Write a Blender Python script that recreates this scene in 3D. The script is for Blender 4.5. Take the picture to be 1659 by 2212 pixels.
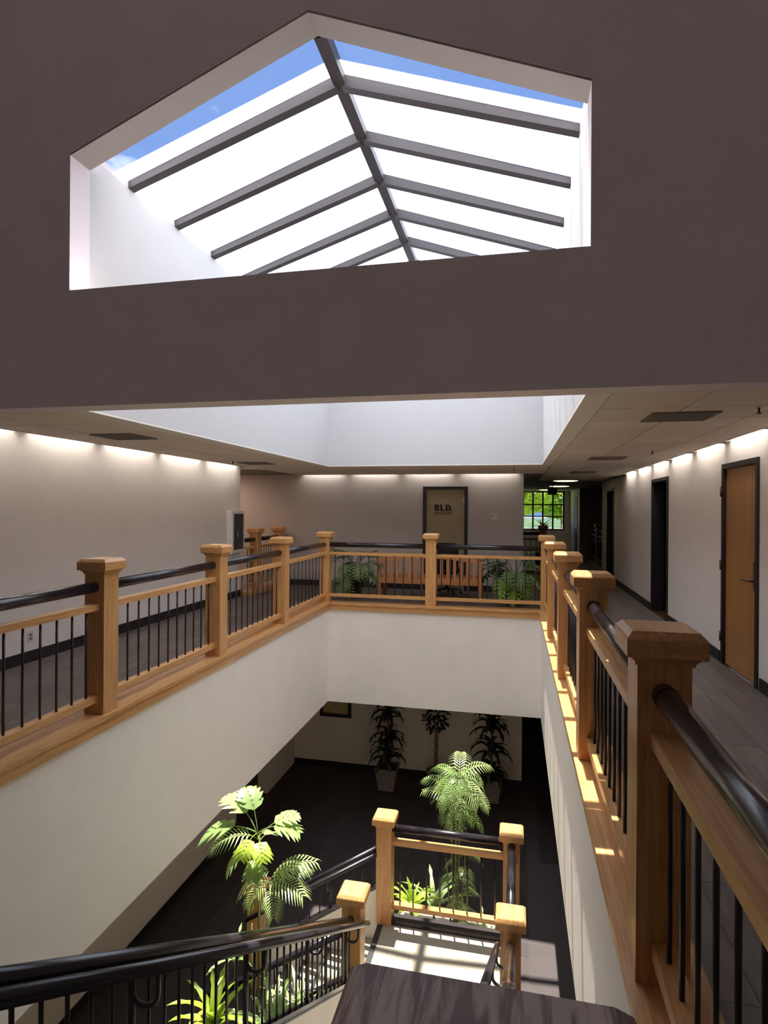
import bpy, bmesh, math, random
from mathutils import Vector, Matrix, Euler
random.seed(7)
for o in list(bpy.data.objects): bpy.data.objects.remove(o)
scene = bpy.context.scene
C = scene.collection
PI = math.pi

# ---------------------------------------------------------------- camera
F_PX, TH, ROLL, CAMH = 1275.5, 0.2178, 0.0067, 1.6727
cam_d = bpy.data.cameras.new('camera'); cam = bpy.data.objects.new('camera', cam_d); C.objects.link(cam)
R0 = Vector((math.cos(TH), math.sin(TH), 0)); U0 = Vector((0, 0, 1)); B0 = Vector((math.sin(TH), -math.cos(TH), 0))
R1 = R0*math.cos(ROLL) + U0*math.sin(ROLL); U1 = U0*math.cos(ROLL) - R0*math.sin(ROLL)
cam.matrix_world = Matrix(((R1.x, U1.x, B0.x, 0), (R1.y, U1.y, B0.y, 0), (R1.z, U1.z, B0.z, CAMH), (0, 0, 0, 1)))
cam_d.sensor_fit = 'VERTICAL'; cam_d.sensor_height = 24; cam_d.lens = 24*F_PX/2212
cam_d.shift_y = -7.9/2212; cam_d.clip_start = 0.02; cam_d.clip_end = 300
scene.camera = cam

# ---------------------------------------------------------------- sky, sun, exposure
SUN_E = 20.0
w = bpy.data.worlds.new('sky'); scene.world = w; w.use_nodes = True
nt = w.node_tree; nt.nodes.clear()
def N(t, ty, **kw):
    n = t.nodes.new(ty)
    for k, v in kw.items():
        if k in n.inputs: n.inputs[k].default_value = v
        else: setattr(n, k, v)
    return n
wo = N(nt, 'ShaderNodeOutputWorld'); bg = N(nt, 'ShaderNodeBackground'); tc = N(nt, 'ShaderNodeTexCoord')
mp = N(nt, 'ShaderNodeMapping'); mp.inputs['Scale'].default_value = (1.0, 1.0, 2.0); mp.inputs['Location'].default_value = (0.7, 2.1, 0.4)
nz = N(nt, 'ShaderNodeTexNoise', Scale=1.7, Detail=6.0, Roughness=0.6)
rp = N(nt, 'ShaderNodeValToRGB')
rp.color_ramp.elements[0].position = 0.58; rp.color_ramp.elements[0].color = (0.17, 0.29, 0.62, 1)
rp.color_ramp.elements[1].position = 0.85; rp.color_ramp.elements[1].color = (3.0, 3.1, 3.3, 1)
nt.links.new(tc.outputs['Generated'], mp.inputs['Vector']); nt.links.new(mp.outputs[0], nz.inputs['Vector'])
nt.links.new(nz.outputs['Fac'], rp.inputs['Fac']); nt.links.new(rp.outputs['Color'], bg.inputs['Color'])
bg.inputs['Strength'].default_value = 1.0
nt.links.new(bg.outputs[0], wo.inputs['Surface'])
sd = bpy.data.lights.new('sun', 'SUN'); sd.energy = SUN_E; sd.angle = 0.0093; sd.color = (1.0, 0.94, 0.84)
sun = bpy.data.objects.new('sun', sd); C.objects.link(sun); sun.location = (-2, 10, 30)
sun.rotation_euler = Vector((-0.05, 0.215, 1.0)).to_track_quat('Z', 'Y').to_euler()
vs = scene.view_settings
vs.view_transform = 'Standard'; vs.look = 'None'; vs.exposure = 0.5; vs.gamma = 1.0; vs.use_curve_mapping = False
scene.cycles.max_bounces = 10; scene.cycles.diffuse_bounces = 8; scene.cycles.transparent_max_bounces = 12

# ---------------------------------------------------------------- main measures (metres, camera stands at x=y=0)
ZC = 2.378                       # upper ceiling
ZROOF = 2.62
ZH = CAMH
ZLEDGE = 0.079
ZU, ZLOW = -1.59, -3.865          # underside of upper slab, lower floor
XWL, XWR = -5.07, 2.24           # gallery walls
VXL, VXR, VYF, VYN = -3.06, 0.42, 9.54, 0.52     # edges of the open well in the floor
WXL, WXR, WYF, WYN = -3.09, 0.42, 9.60, 3.6   # light well under the skylight
YB = 12.13                       # wall with the lettered door
XBC = 0.171                       # its right corner
ZEAVE, ZRIDGE, XRIDGE = 4.271, 4.91, -1.305
LND = -2.91                      # stair landing
PX_L, PX_R, PY_B = -3.145, 0.493, 9.625          # centre lines of the gallery posts

# ---------------------------------------------------------------- materials
MATS = {}
def mat_new(name):
    m = bpy.data.materials.new(name); m.use_nodes = True
    t = m.node_tree; t.nodes.clear()
    out = N(t, 'ShaderNodeOutputMaterial'); MATS[name] = m
    return m, t, out
def simple(name, col, rough=0.6, metal=0.0, noise=0.0, nscale=40.0, bump=0.0, bscale=200.0, spec=0.5, coat=0.0, stretch=None, rnd=0.0):
    m, t, out = mat_new(name)
    b = N(t, 'ShaderNodeBsdfPrincipled'); b.inputs['Roughness'].default_value = rough; b.inputs['Metallic'].default_value = metal
    b.inputs['Specular IOR Level'].default_value = spec; b.inputs['Coat Weight'].default_value = coat
    b.inputs['Base Color'].default_value = (*col, 1)
    t.links.new(b.outputs[0], out.inputs['Surface'])
    tcn = N(t, 'ShaderNodeTexCoord'); vec = tcn.outputs['Object']
    if stretch:
        mpn = N(t, 'ShaderNodeMapping'); mpn.inputs['Scale'].default_value = stretch
        t.links.new(vec, mpn.inputs['Vector']); vec = mpn.outputs[0]
    if rnd:
        oi = N(t, 'ShaderNodeObjectInfo'); ad = N(t, 'ShaderNodeVectorMath', operation='MULTIPLY_ADD')
        ad.inputs[1].default_value = (1, 1, 1); cx = N(t, 'ShaderNodeCombineXYZ'); mm = N(t, 'ShaderNodeMath', operation='MULTIPLY'); mm.inputs[1].default_value = 37.0
        t.links.new(oi.outputs['Random'], mm.inputs[0]); t.links.new(mm.outputs[0], cx.inputs[0]); t.links.new(mm.outputs[0], cx.inputs[1]); t.links.new(mm.outputs[0], cx.inputs[2])
        t.links.new(vec, ad.inputs[0]); t.links.new(cx.outputs[0], ad.inputs[2]); vec = ad.outputs[0]
    if noise:
        n1 = N(t, 'ShaderNodeTexNoise', Scale=nscale, Detail=5.0, Roughness=0.6); t.links.new(vec, n1.inputs['Vector'])
        mx = N(t, 'ShaderNodeMix', data_type='RGBA', blend_type='MULTIPLY'); mx.inputs[0].default_value = 1.0
        r = N(t, 'ShaderNodeMapRange'); r.inputs[1].default_value = 0.25; r.inputs[2].default_value = 0.75; r.inputs[3].default_value = 1-noise; r.inputs[4].default_value = 1+noise
        t.links.new(n1.outputs['Fac'], r.inputs[0])
        if rnd:
            rr = N(t, 'ShaderNodeMapRange'); rr.inputs[3].default_value = 1-rnd; rr.inputs[4].default_value = 1+rnd
            t.links.new(oi.outputs['Random'], rr.inputs[0]); ml = N(t, 'ShaderNodeMath', operation='MULTIPLY')
            t.links.new(r.outputs[0], ml.inputs[0]); t.links.new(rr.outputs[0], ml.inputs[1]); fac = ml.outputs[0]
        else: fac = r.outputs[0]
        mx.inputs[6].default_value = (*col, 1); t.links.new(fac, mx.inputs[7]); t.links.new(mx.outputs[2], b.inputs['Base Color'])
    if bump:
        n2 = N(t, 'ShaderNodeTexNoise', Scale=bscale, Detail=3.0); t.links.new(tcn.outputs['Object'], n2.inputs['Vector'])
        bp = N(t, 'ShaderNodeBump', Strength=bump, Distance=0.01); t.links.new(n2.outputs['Fac'], bp.inputs['Height']); t.links.new(bp.outputs[0], b.inputs['Normal'])
    return m
def wood(name, axis, c1, c2, rough=0.38, across=55.0, along=2.5, coat=0.15, lo=0.35, hi=0.68, dist=1.0):
    m, t, out = mat_new(name)
    b = N(t, 'ShaderNodeBsdfPrincipled', Roughness=rough); b.inputs['Coat Weight'].default_value = coat; b.inputs['Coat Roughness'].default_value = 0.25
    tcn = N(t, 'ShaderNodeTexCoord'); oi = N(t, 'ShaderNodeObjectInfo')
    mm = N(t, 'ShaderNodeMath', operation='MULTIPLY'); mm.inputs[1].default_value = 23.0; t.links.new(oi.outputs['Random'], mm.inputs[0])
    cx = N(t, 'ShaderNodeCombineXYZ')
    for i in range(3): t.links.new(mm.outputs[0], cx.inputs[i])
    ad = N(t, 'ShaderNodeVectorMath', operation='ADD'); t.links.new(tcn.outputs['Object'], ad.inputs[0]); t.links.new(cx.outputs[0], ad.inputs[1])
    mpn = N(t, 'ShaderNodeMapping'); sc = [across]*3; sc['xyz'.index(axis)] = along; mpn.inputs['Scale'].default_value = sc
    t.links.new(ad.outputs[0], mpn.inputs['Vector'])
    n1 = N(t, 'ShaderNodeTexNoise', Scale=1.0, Detail=4.0, Roughness=0.55, Distortion=dist); t.links.new(mpn.outputs[0], n1.inputs['Vector'])
    r = N(t, 'ShaderNodeValToRGB'); e = r.color_ramp.elements
    e[0].position = lo; e[0].color = (*c2, 1); e[1].position = hi; e[1].color = (*c1, 1)
    t.links.new(n1.outputs['Fac'], r.inputs['Fac']); t.links.new(r.outputs['Color'], b.inputs['Base Color'])
    bp = N(t, 'ShaderNodeBump', Strength=0.08, Distance=0.004); t.links.new(n1.outputs['Fac'], bp.inputs['Height']); t.links.new(bp.outputs[0], b.inputs['Normal'])
    t.links.new(b.outputs[0], out.inputs['Surface'])
    return m
def emit(name, col, s):
    m, t, out = mat_new(name); e = N(t, 'ShaderNodeEmission', Strength=s); e.inputs['Color'].default_value = (*col, 1)
    t.links.new(e.outputs[0], out.inputs['Surface']); return m
def glass(name, film=0.0, gloss=0.05, tint=(1, 1, 1), filmcol=(0.9, 0.94, 1.0)):
    m, t, out = mat_new(name)
    tr = N(t, 'ShaderNodeBsdfTransparent'); tr.inputs['Color'].default_value = (*tint, 1)
    gl = N(t, 'ShaderNodeBsdfGlossy', Roughness=0.02); mx = N(t, 'ShaderNodeMixShader'); mx.inputs[0].default_value = gloss
    t.links.new(tr.outputs[0], mx.inputs[1]); t.links.new(gl.outputs[0], mx.inputs[2]); res = mx.outputs[0]
    if film:
        tl = N(t, 'ShaderNodeBsdfTranslucent'); tl.inputs['Color'].default_value = (*filmcol, 1)
        tcn = N(t, 'ShaderNodeTexCoord'); n1 = N(t, 'ShaderNodeTexNoise', Scale=1.1, Detail=5.0, Roughness=0.6); t.links.new(tcn.outputs['Object'], n1.inputs['Vector'])
        r = N(t, 'ShaderNodeMapRange'); r.inputs[1].default_value = 0.3; r.inputs[2].default_value = 0.7; r.inputs[3].default_value = film*0.85; r.inputs[4].default_value = film*1.15
        t.links.new(n1.outputs['Fac'], r.inputs[0])
        m2 = N(t, 'ShaderNodeMixShader'); t.links.new(r.outputs[0], m2.inputs[0]); t.links.new(res, m2.inputs[1]); t.links.new(tl.outputs[0], m2.inputs[2]); res = m2.outputs[0]
    t.links.new(res, out.inputs['Surface']); return m
def leafmat(name, c1, c2, transl=0.35, rough=0.4):
    m, t, out = mat_new(name)
    b = N(t, 'ShaderNodeBsdfPrincipled', Roughness=rough)
    tcn = N(t, 'ShaderNodeTexCoord'); oi = N(t, 'ShaderNodeObjectInfo')
    n1 = N(t, 'ShaderNodeTexNoise', Scale=9.0, Detail=2.0); t.links.new(tcn.outputs['Object'], n1.inputs['Vector'])
    ad = N(t, 'ShaderNodeMath', operation='ADD'); t.links.new(n1.outputs['Fac'], ad.inputs[0]); t.links.new(oi.outputs['Random'], ad.inputs[1])
    ml = N(t, 'ShaderNodeMath', operation='MULTIPLY'); ml.inputs[1].default_value = 0.6; t.links.new(ad.outputs[0], ml.inputs[0])
    r = N(t, 'ShaderNodeValToRGB'); e = r.color_ramp.elements; e[0].position = 0.2; e[0].color = (*c1, 1); e[1].position = 0.85; e[1].color = (*c2, 1)
    t.links.new(ml.outputs[0], r.inputs['Fac']); t.links.new(r.outputs['Color'], b.inputs['Base Color'])
    tl = N(t, 'ShaderNodeBsdfTranslucent'); t.links.new(r.outputs['Color'], tl.inputs['Color'])
    mx = N(t, 'ShaderNodeMixShader'); mx.inputs[0].default_value = transl
    t.links.new(b.outputs[0], mx.inputs[1]); t.links.new(tl.outputs[0], mx.inputs[2]); t.links.new(mx.outputs[0], out.inputs['Surface'])
    return m

simple('paint', (0.86, 0.815, 0.76), 0.7, noise=0.03, nscale=3, bump=0.12, bscale=160)
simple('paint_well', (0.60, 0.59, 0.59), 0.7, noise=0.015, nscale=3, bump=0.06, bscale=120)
simple('paint_gable', (0.81, 0.75, 0.78), 0.75, noise=0.03, nscale=3, bump=0.1, bscale=160)
simple('rake_shade', (0.36, 0.325, 0.305), 0.75, noise=0.03, nscale=3)  # soffit shade put into the colour of the added rake boards
simple('paint_gallery', (0.78, 0.72, 0.67), 0.7, noise=0.03, nscale=4, bump=0.15, bscale=160)
simple('paper', (0.52, 0.475, 0.45), 0.75, noise=0.16, nscale=70, bump=0.2, bscale=130)
simple('paint_brown', (0.17, 0.12, 0.085), 0.7, noise=0.05, nscale=4)
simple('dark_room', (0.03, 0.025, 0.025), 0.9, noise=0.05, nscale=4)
simple('tile', (0.82, 0.73, 0.65), 0.85, noise=0.06, nscale=60, bump=0.25, bscale=140, rnd=0.04)
simple('ceiling_grid', (0.22, 0.19, 0.17), 0.8, noise=0.05)
simple('lower_paint', (0.78, 0.70, 0.63), 0.75, noise=0.03, nscale=3, bump=0.1, bscale=150)
OAK1, OAK2 = (0.66, 0.36, 0.14), (0.48, 0.235, 0.08)
for a in 'xyz': wood('oak_'+a, a, OAK1, OAK2)
wood('oak_grey', 'y', (0.50, 0.405, 0.37), (0.20, 0.14, 0.13), rough=0.55, across=60, along=7, lo=0.42, hi=0.56, coat=0.0, dist=1.4)  # same oak as the other caps; shade and reflected sky put into the grey
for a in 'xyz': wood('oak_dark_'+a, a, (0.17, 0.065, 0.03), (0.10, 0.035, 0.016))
wood('door_veneer', 'z', (0.44, 0.215, 0.07), (0.34, 0.155, 0.048), across=9, along=0.7, rough=0.35)
wood('door_beige', 'z', (0.40, 0.33, 0.19), (0.33, 0.27, 0.15), across=40, along=3, rough=0.5)
for a in 'xz': wood('bench_'+a, a, (0.62, 0.27, 0.10), (0.46, 0.18, 0.06))
simple('black_rail', (0.013, 0.011, 0.016), 0.22, spec=0.6, noise=0.1, nscale=8)
simple('baluster', (0.018, 0.013, 0.017), 0.35, noise=0.1, nscale=20)
simple('frame_dark', (0.018, 0.011, 0.014), 0.45, noise=0.1, nscale=20)
simple('base_dark', (0.016, 0.012, 0.015), 0.5, noise=0.1, nscale=20)
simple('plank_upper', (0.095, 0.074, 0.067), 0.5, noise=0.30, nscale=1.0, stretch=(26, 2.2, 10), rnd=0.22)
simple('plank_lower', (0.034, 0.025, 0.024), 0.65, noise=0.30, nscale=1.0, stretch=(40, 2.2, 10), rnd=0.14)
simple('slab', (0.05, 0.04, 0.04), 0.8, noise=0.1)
simple('carpet', (0.34, 0.31, 0.25), 0.95, noise=0.18, nscale=55, bump=0.4, bscale=300)
simple('nosing', (0.02, 0.017, 0.02), 0.5, noise=0.1)
simple('sky_frame', (0.060, 0.050, 0.055), 0.5, noise=0.05, nscale=5)
simple('white_metal', (0.75, 0.74, 0.73), 0.45, noise=0.02)
simple('dark_glass', (0.02, 0.018, 0.02), 0.12, noise=0.05)
simple('steel', (0.55, 0.5, 0.45), 0.3, metal=1.0, noise=0.05)
simple('bronze', (0.14, 0.075, 0.045), 0.35, metal=0.7, noise=0.05)
simple('vent', (0.20, 0.175, 0.155), 0.7, noise=0.05)
simple('plate', (0.68, 0.63, 0.58), 0.5, noise=0.02)
simple('lettering', (0.015, 0.010, 0.012), 0.5, noise=0.02)
simple('black_fabric', (0.012, 0.011, 0.013), 0.8, noise=0.2, nscale=60)
simple('pot_dark', (0.055, 0.045, 0.05), 0.6, noise=0.1, nscale=15)
simple('pot_taupe', (0.22, 0.17, 0.15), 0.7, noise=0.1, nscale=15)
simple('soil', (0.045, 0.03, 0.02), 0.95, noise=0.4, nscale=50, bump=0.6, bscale=90)
simple('pebble', (0.55, 0.52, 0.46), 0.8, noise=0.25, nscale=60, bump=0.8, bscale=70)
simple('bark', (0.11, 0.085, 0.05), 0.8, noise=0.3, nscale=30, bump=0.4, bscale=60)
simple('cane', (0.16, 0.17, 0.07), 0.6, noise=0.25, nscale=30)
simple('print_art', (0.46, 0.37, 0.16), 0.6, noise=0.25, nscale=6)
simple('exit_case', (0.035, 0.045, 0.03), 0.5, noise=0.1)
simple('grass', (0.16, 0.24, 0.05), 0.9, noise=0.3, nscale=3)
simple('far_wall', (0.62, 0.66, 0.70), 0.9, noise=0.1, nscale=2)
simple('roof', (0.4, 0.38, 0.36), 0.9, noise=0.1)
leafmat('leaf_palm', (0.20, 0.33, 0.09), (0.42, 0.54, 0.22), 0.4, 0.3)
leafmat('leaf_lime', (0.25, 0.40, 0.03), (0.42, 0.55, 0.06), 0.45)
leafmat('leaf_philo', (0.09, 0.16, 0.05), (0.20, 0.28, 0.09), 0.3)
leafmat('leaf_dark', (0.018, 0.028, 0.012), (0.040, 0.050, 0.020), 0.2)
leafmat('leaf_tree', (0.20, 0.33, 0.03), (0.50, 0.60, 0.08), 0.5)
glass('pane_clear', 0.0, 0.04)
glass('pane_film', 0.44, 0.04, filmcol=(0.80, 0.88, 1.0))
glass('pane_window', 0.0, 0.05)
emit('tube_light', (1.0, 0.95, 0.88), 24.0)
emit('disc_light', (1.0, 0.80, 0.42), 2.2)
emit('fill_warm', (1.0, 0.70, 0.52), 16.0)  # glow of the added side hall lamp

# ---------------------------------------------------------------- mesh helpers
class MB:
    def __init__(s): s.v = []; s.f = []; s.s = []
    def add(s, vs, fs, smooth=False):
        k = len(s.v); s.v += [tuple(p) for p in vs]; s.f += [tuple(i+k for i in f) for f in fs]; s.s += [smooth]*len(fs); return s
    def box(s, x0, x1, y0, y1, z0, z1):
        return s.add([(x0,y0,z0),(x1,y0,z0),(x1,y1,z0),(x0,y1,z0),(x0,y0,z1),(x1,y0,z1),(x1,y1,z1),(x0,y1,z1)],
                     [(3,2,1,0),(4,5,6,7),(0,1,5,4),(1,2,6,5),(2,3,7,6),(3,0,4,7)])
    def cbox(s, c, d): return s.box(c[0]-d[0]/2, c[0]+d[0]/2, c[1]-d[1]/2, c[1]+d[1]/2, c[2]-d[2]/2, c[2]+d[2]/2)
    def stack(s, prof, cx=0, cy=0):
        """square sections (half width, z) joined into one closed solid"""
        vs = []; fs = []
        for h, z in prof: vs += [(cx-h,cy-h,z),(cx+h,cy-h,z),(cx+h,cy+h,z),(cx-h,cy+h,z)]
        for i in range(len(prof)-1):
            a = i*4
            for k in range(4): fs.append((a+k, a+(k+1)%4, a+4+(k+1)%4, a+4+k))
        fs.append((3,2,1,0)); a = (len(prof)-1)*4; fs.append((a,a+1,a+2,a+3))
        return s.add(vs, fs)
    def lathe(s, prof, cx=0, cy=0, n=20, smooth=True):
        vs = []; fs = []
        for r, z in prof:
            for k in range(n): a = 2*PI*k/n; vs.append((cx+r*math.cos(a), cy+r*math.sin(a), z))
        for i in range(len(prof)-1):
            for k in range(n): fs.append((i*n+k, i*n+(k+1)%n, (i+1)*n+(k+1)%n, (i+1)*n+k))
        s.add(vs, fs, smooth)
        k0 = len(s.v)-len(vs)
        s.f.append(tuple(k0+i for i in range(n-1, -1, -1))); s.s.append(False)
        s.f.append(tuple(k0+(len(prof)-1)*n+i for i in range(n))); s.s.append(False)
        return s
    def tube(s, pts, r, n=10, smooth=True):
        pts = [Vector(p) for p in pts]; vs = []; fs = []
        rr = r if isinstance(r, (list, tuple)) else [r]*len(pts)
        t0 = (pts[1]-pts[0]).normalized(); up = Vector((0,0,1)) if abs(t0.z) < 0.9 else Vector((1,0,0))
        nx = t0.cross(up).normalized()
        for i, p in enumerate(pts):
            if i == 0: t = pts[1]-pts[0]
            elif i == len(pts)-1: t = pts[-1]-pts[-2]
            else: t = (pts[i+1]-pts[i]).normalized()+(pts[i]-pts[i-1]).normalized()
            t.normalize(); nx = (nx-t*nx.dot(t)).normalized(); ny = t.cross(nx)
            for k in range(n):
                a = 2*PI*k/n; vs.append(p+(nx*math.cos(a)+ny*math.sin(a))*rr[i])
        for i in range(len(pts)-1):
            for k in range(n): fs.append((i*n+k, (i+1)*n+k, (i+1)*n+(k+1)%n, i*n+(k+1)%n))
        s.add(vs, fs, smooth); k0 = len(s.v)-len(vs)
        s.f.append(tuple(k0+i for i in range(n))); s.s.append(False)
        s.f.append(tuple(k0+(len(pts)-1)*n+i for i in range(n-1,-1,-1))); s.s.append(False)
        return s
    def beam(s, a, b, wd, ht):
        """box section beam from a to b, section stays upright (sheared for slopes)"""
        a = Vector(a); b = Vector(b); d = b-a; h = Vector((d.x, d.y, 0)); side = Vector((-h.y, h.x, 0)).normalized()*wd/2; u = Vector((0,0,ht/2))
        vs = [a-side-u, a+side-u, a+side+u, a-side+u, b-side-u, b+side-u, b+side+u, b-side+u]
        return s.add(vs, [(0,3,2,1),(4,5,6,7),(0,1,5,4),(1,2,6,5),(2,3,7,6),(3,0,4,7)][::1])
    def prism(s, poly, fn0, fn1):
        n = len(poly); vs = [fn0(p) for p in poly]+[fn1(p) for p in poly]
        fs = [tuple(range(n-1,-1,-1)), tuple(range(n, 2*n))]+[(i,(i+1)%n,n+(i+1)%n,n+i) for i in range(n)]
        return s.add(vs, fs)
    def mesh(s, name, mat, off=(0,0,0)):
        me = bpy.data.meshes.new(name)
        o = Vector(off); me.from_pydata([tuple(Vector(p)-o) for p in s.v], [], s.f)
        me.polygons.foreach_set('use_smooth', s.s)
        if mat: me.materials.append(MATS[mat])
        bm = bmesh.new(); bm.from_mesh(me); bmesh.ops.recalc_face_normals(bm, faces=bm.faces); bm.to_mesh(me); bm.free()
        me.update(); return me
def link(name, me, parent=None, loc=None, rot=None, scale=None):
    o = bpy.data.objects.new(name, me); C.objects.link(o)
    if parent: o.parent = parent
    if loc is not None: o.location = loc
    if rot is not None: o.rotation_euler = rot
    if scale is not None: o.scale = scale if hasattr(scale, '__len__') else (scale,)*3
    return o
class Thing:
    def __init__(s, name, label, cat, loc=(0,0,0), group=None, rotz=0):
        s.L = Vector(loc); s.o = bpy.data.objects.new(name, None); C.objects.link(s.o); s.o.location = loc; s.o.rotation_euler = (0,0,rotz)
        s.o.empty_display_size = 0.1; s.o['label'] = label; s.o['category'] = cat
        if group: s.o['group'] = group
    def part(s, name, mb, mat, parent=None):          # mb in world coordinates
        return link(name, mb.mesh(name, mat, s.L), parent or s.o)
    def inst(s, name, me, loc, rot=None, scale=None, parent=None):   # loc in world coordinates
        return link(name, me, parent or s.o, Vector(loc)-s.L, rot, scale)
    def local(s, name, mb, mat, parent=None): return link(name, mb.mesh(name, mat), parent or s.o)
def tag(o, label, cat, group=None):
    o['label'] = label; o['category'] = cat
    if group: o['group'] = group
    return o
def struct(name, mb, mat, parent=None):
    o = link(name, mb.mesh(name, mat), parent)
    if not parent: o['kind'] = 'structure'
    return o

# ================================================================ SETTING
# lower storey
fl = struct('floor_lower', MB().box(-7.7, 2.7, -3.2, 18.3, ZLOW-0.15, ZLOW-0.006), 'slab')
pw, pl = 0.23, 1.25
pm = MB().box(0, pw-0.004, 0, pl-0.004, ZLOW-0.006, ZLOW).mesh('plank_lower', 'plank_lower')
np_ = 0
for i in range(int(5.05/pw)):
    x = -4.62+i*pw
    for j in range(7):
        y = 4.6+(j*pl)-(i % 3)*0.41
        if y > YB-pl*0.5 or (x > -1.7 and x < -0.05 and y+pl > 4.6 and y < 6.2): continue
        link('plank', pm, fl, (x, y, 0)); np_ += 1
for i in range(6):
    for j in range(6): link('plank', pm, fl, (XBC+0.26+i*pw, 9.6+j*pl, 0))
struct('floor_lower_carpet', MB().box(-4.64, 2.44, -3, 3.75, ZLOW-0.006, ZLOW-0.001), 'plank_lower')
struct('wall_lower_left', MB().box(-4.84, -4.64, -3, 9.38, ZLOW, ZU).box(-4.84, -4.64, 10.69, YB, ZLOW, ZU), 'lower_paint')
struct('wall_lower_back', MB().box(-7.5, XBC, YB, YB+0.2, ZLOW, ZU), 'lower_paint')
struct('wall_lower_right', MB().box(2.44, 2.64, -3, 18.2, ZLOW, ZU), 'lower_paint')
struct('wall_lower_corridor', MB().box(XBC-0.2, XBC, YB+0.2, 18.2, ZLOW, ZU).box(XBC, 2.44, 18, 18.2, ZLOW, ZU), 'lower_paint')
struct('wall_lower_near', MB().box(-7.7, 2.64, -3.2, -3, ZLOW, ZU), 'lower_paint')
struct('wall_lower_passage', MB().box(-7.7, -7.5, -3, YB+0.2, ZLOW, ZU), 'lower_paint')
struct('baseboard_lower_back', MB().box(-4.64, XBC+0.01, YB-0.015, YB, ZLOW, ZLOW+0.11), 'base_dark')
struct('baseboard_lower_left', MB().box(-4.64, -4.625, -3, 9.38, ZLOW, ZLOW+0.11), 'base_dark')

# slab zone between the storeys: fascias of the open well and lower ceilings
struct('wall_fascia_left', MB().box(-5.07, VXL, -3, YB+0.2, ZU, -0.03).box(-7.5, -5.07, -3, 10.32, ZU, -0.03), 'paint')
struct('wall_fascia_right', MB().box(VXR, 2.64, -3, 18.2, ZU, -0.03), 'paint')
struct('wall_fascia_back', MB().box(VXL, VXR, VYF, 18.2, ZU, -0.03), 'paint')
struct('wall_fascia_near', MB().box(VXL, VXR, -3, VYN, ZU, -0.03), 'paint')

# upper floor with planks
fu = struct('floor_upper', MB().box(-5.07, -3.27, -3, YB, -0.03, -0.006).box(0.63, 2.24, -3, 16.4, -0.03, -0.006)
            .box(-3.27, 0.63, 9.74, YB, -0.03, -0.006).box(XBC, 3.3, YB, 24, -0.03, -0.006).box(-4, XBC, 13.8, 24, -0.03, -0.006).box(-3.27, 0.63, -3, 0.35, -0.03, -0.006), 'slab')
pwu = 0.18; plu = 1.22
pmu = MB().box(0, pwu-0.003, 0, plu-0.003, -0.006, 0).mesh('plank_upper', 'plank_upper')
cnt = 0
def lay(x0, x1, y0, y1):
    global cnt
    n = int(round((x1-x0)/pwu)); sx = (x1-x0)/n/pwu
    for i in range(n):
        y = y0-[0, .43, .81, .22, .62][i % 5]*plu
        while y < y1-0.02:
            a = max(y, y0); b = min(y+plu, y1)
            if b-a > 0.05:
                link('plank', pmu, fu, (x0+i*pwu*sx, a, 0), None, (sx, (b-a)/plu, 1)); cnt += 1
            y += plu
lay(0.65, 2.24, 1.0, 13.5)
lay(-5.07, -3.29, 3.0, 10.2)
lay(-3.25, 0.63, 9.77, 11.4)
struct('floor_upper_far', MB().box(0.65, 2.24, 13.5, 24, -0.006, 0).box(-4, 0.65, 13.8, 24, -0.006, 0).box(XBC, 0.65, YB, 13.8, -0.006, 0)
       .box(-5.07, -3.29, -3, 3.0, -0.006, 0).box(-5.07, -3.25, 10.2, YB, -0.006, 0).box(-3.25, 0.65, 11.4, YB, -0.006, 0).box(0.63, 2.24, -3, 1.0, -0.006, 0)
       .box(-3.29, 0.65, -3, 0.3, -0.006, 0).box(2.24, 3.3, 16.4, 20.6, -0.006, 0), 'plank_upper')

# upper walls
struct('wall_left', MB().box(XWL-0.2, XWL, 3.6, 10.32, 0, ZROOF).box(XWL-0.2, XWL, -3, 3.6, 0, 6.2).box(-7.5, XWL-0.2, 10.12, 10.32, ZLOW, ZROOF), 'paint_gallery')
D1a, D1b = 6.16, 7.15; D2a, D2b = 9.51, 10.57; D3a, D3b = 14.43, 15.48; DH = 2.18
DX0, DX1, DH4 = -1.857, -0.933, 2.13
wr = MB()
for a, b in ((-3, D1a), (D1b, D2a), (D2b, D3a), (D3b, 16.36)):
    wr.box(XWR, XWR+0.15, a, b, 0, ZROOF)
for a, b in ((D1a, D1b), (D2a, D2b), (D3a, D3b)): wr.box(XWR, XWR+0.15, a, b, DH, ZROOF)
wr.box(XWR, XWR+0.15, -3, 3.6, ZROOF, 6.2)
struct('wall_right', wr, 'paint_gallery')
struct('wall_back', MB().box(-7.5, DX0, YB, YB+0.2, 0, ZROOF).box(DX1, XBC, YB, YB+0.2, 0, ZROOF).box(DX0, DX1, YB, YB+0.2, DH4, ZROOF)
       .box(XBC-0.2, XBC, YB+0.2, 13.6, 0, ZROOF).box(-4.2, XBC-0.2, 13.6, 13.8, 0, ZROOF).box(-7.5, -5.07, YB, YB+0.2, ZU, 0), 'paper')
struct('wall_hall_end', MB().box(-7.7, -7.5, 10.12, YB+0.2, ZLOW, ZROOF), 'paint_gallery')
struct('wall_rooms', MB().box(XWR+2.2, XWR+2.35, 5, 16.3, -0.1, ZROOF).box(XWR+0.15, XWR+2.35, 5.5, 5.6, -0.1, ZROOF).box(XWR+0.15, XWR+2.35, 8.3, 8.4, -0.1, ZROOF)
       .box(XWR+0.15, XWR+2.35, 12.0, 12.1, -0.1, ZROOF).box(XWR+0.15, XWR+2.35, 16.2, 16.3, -0.1, ZROOF).box(XWR+0.15, XWR+2.35, 5, 16.3, -0.2, -0.03), 'dark_room')
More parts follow.
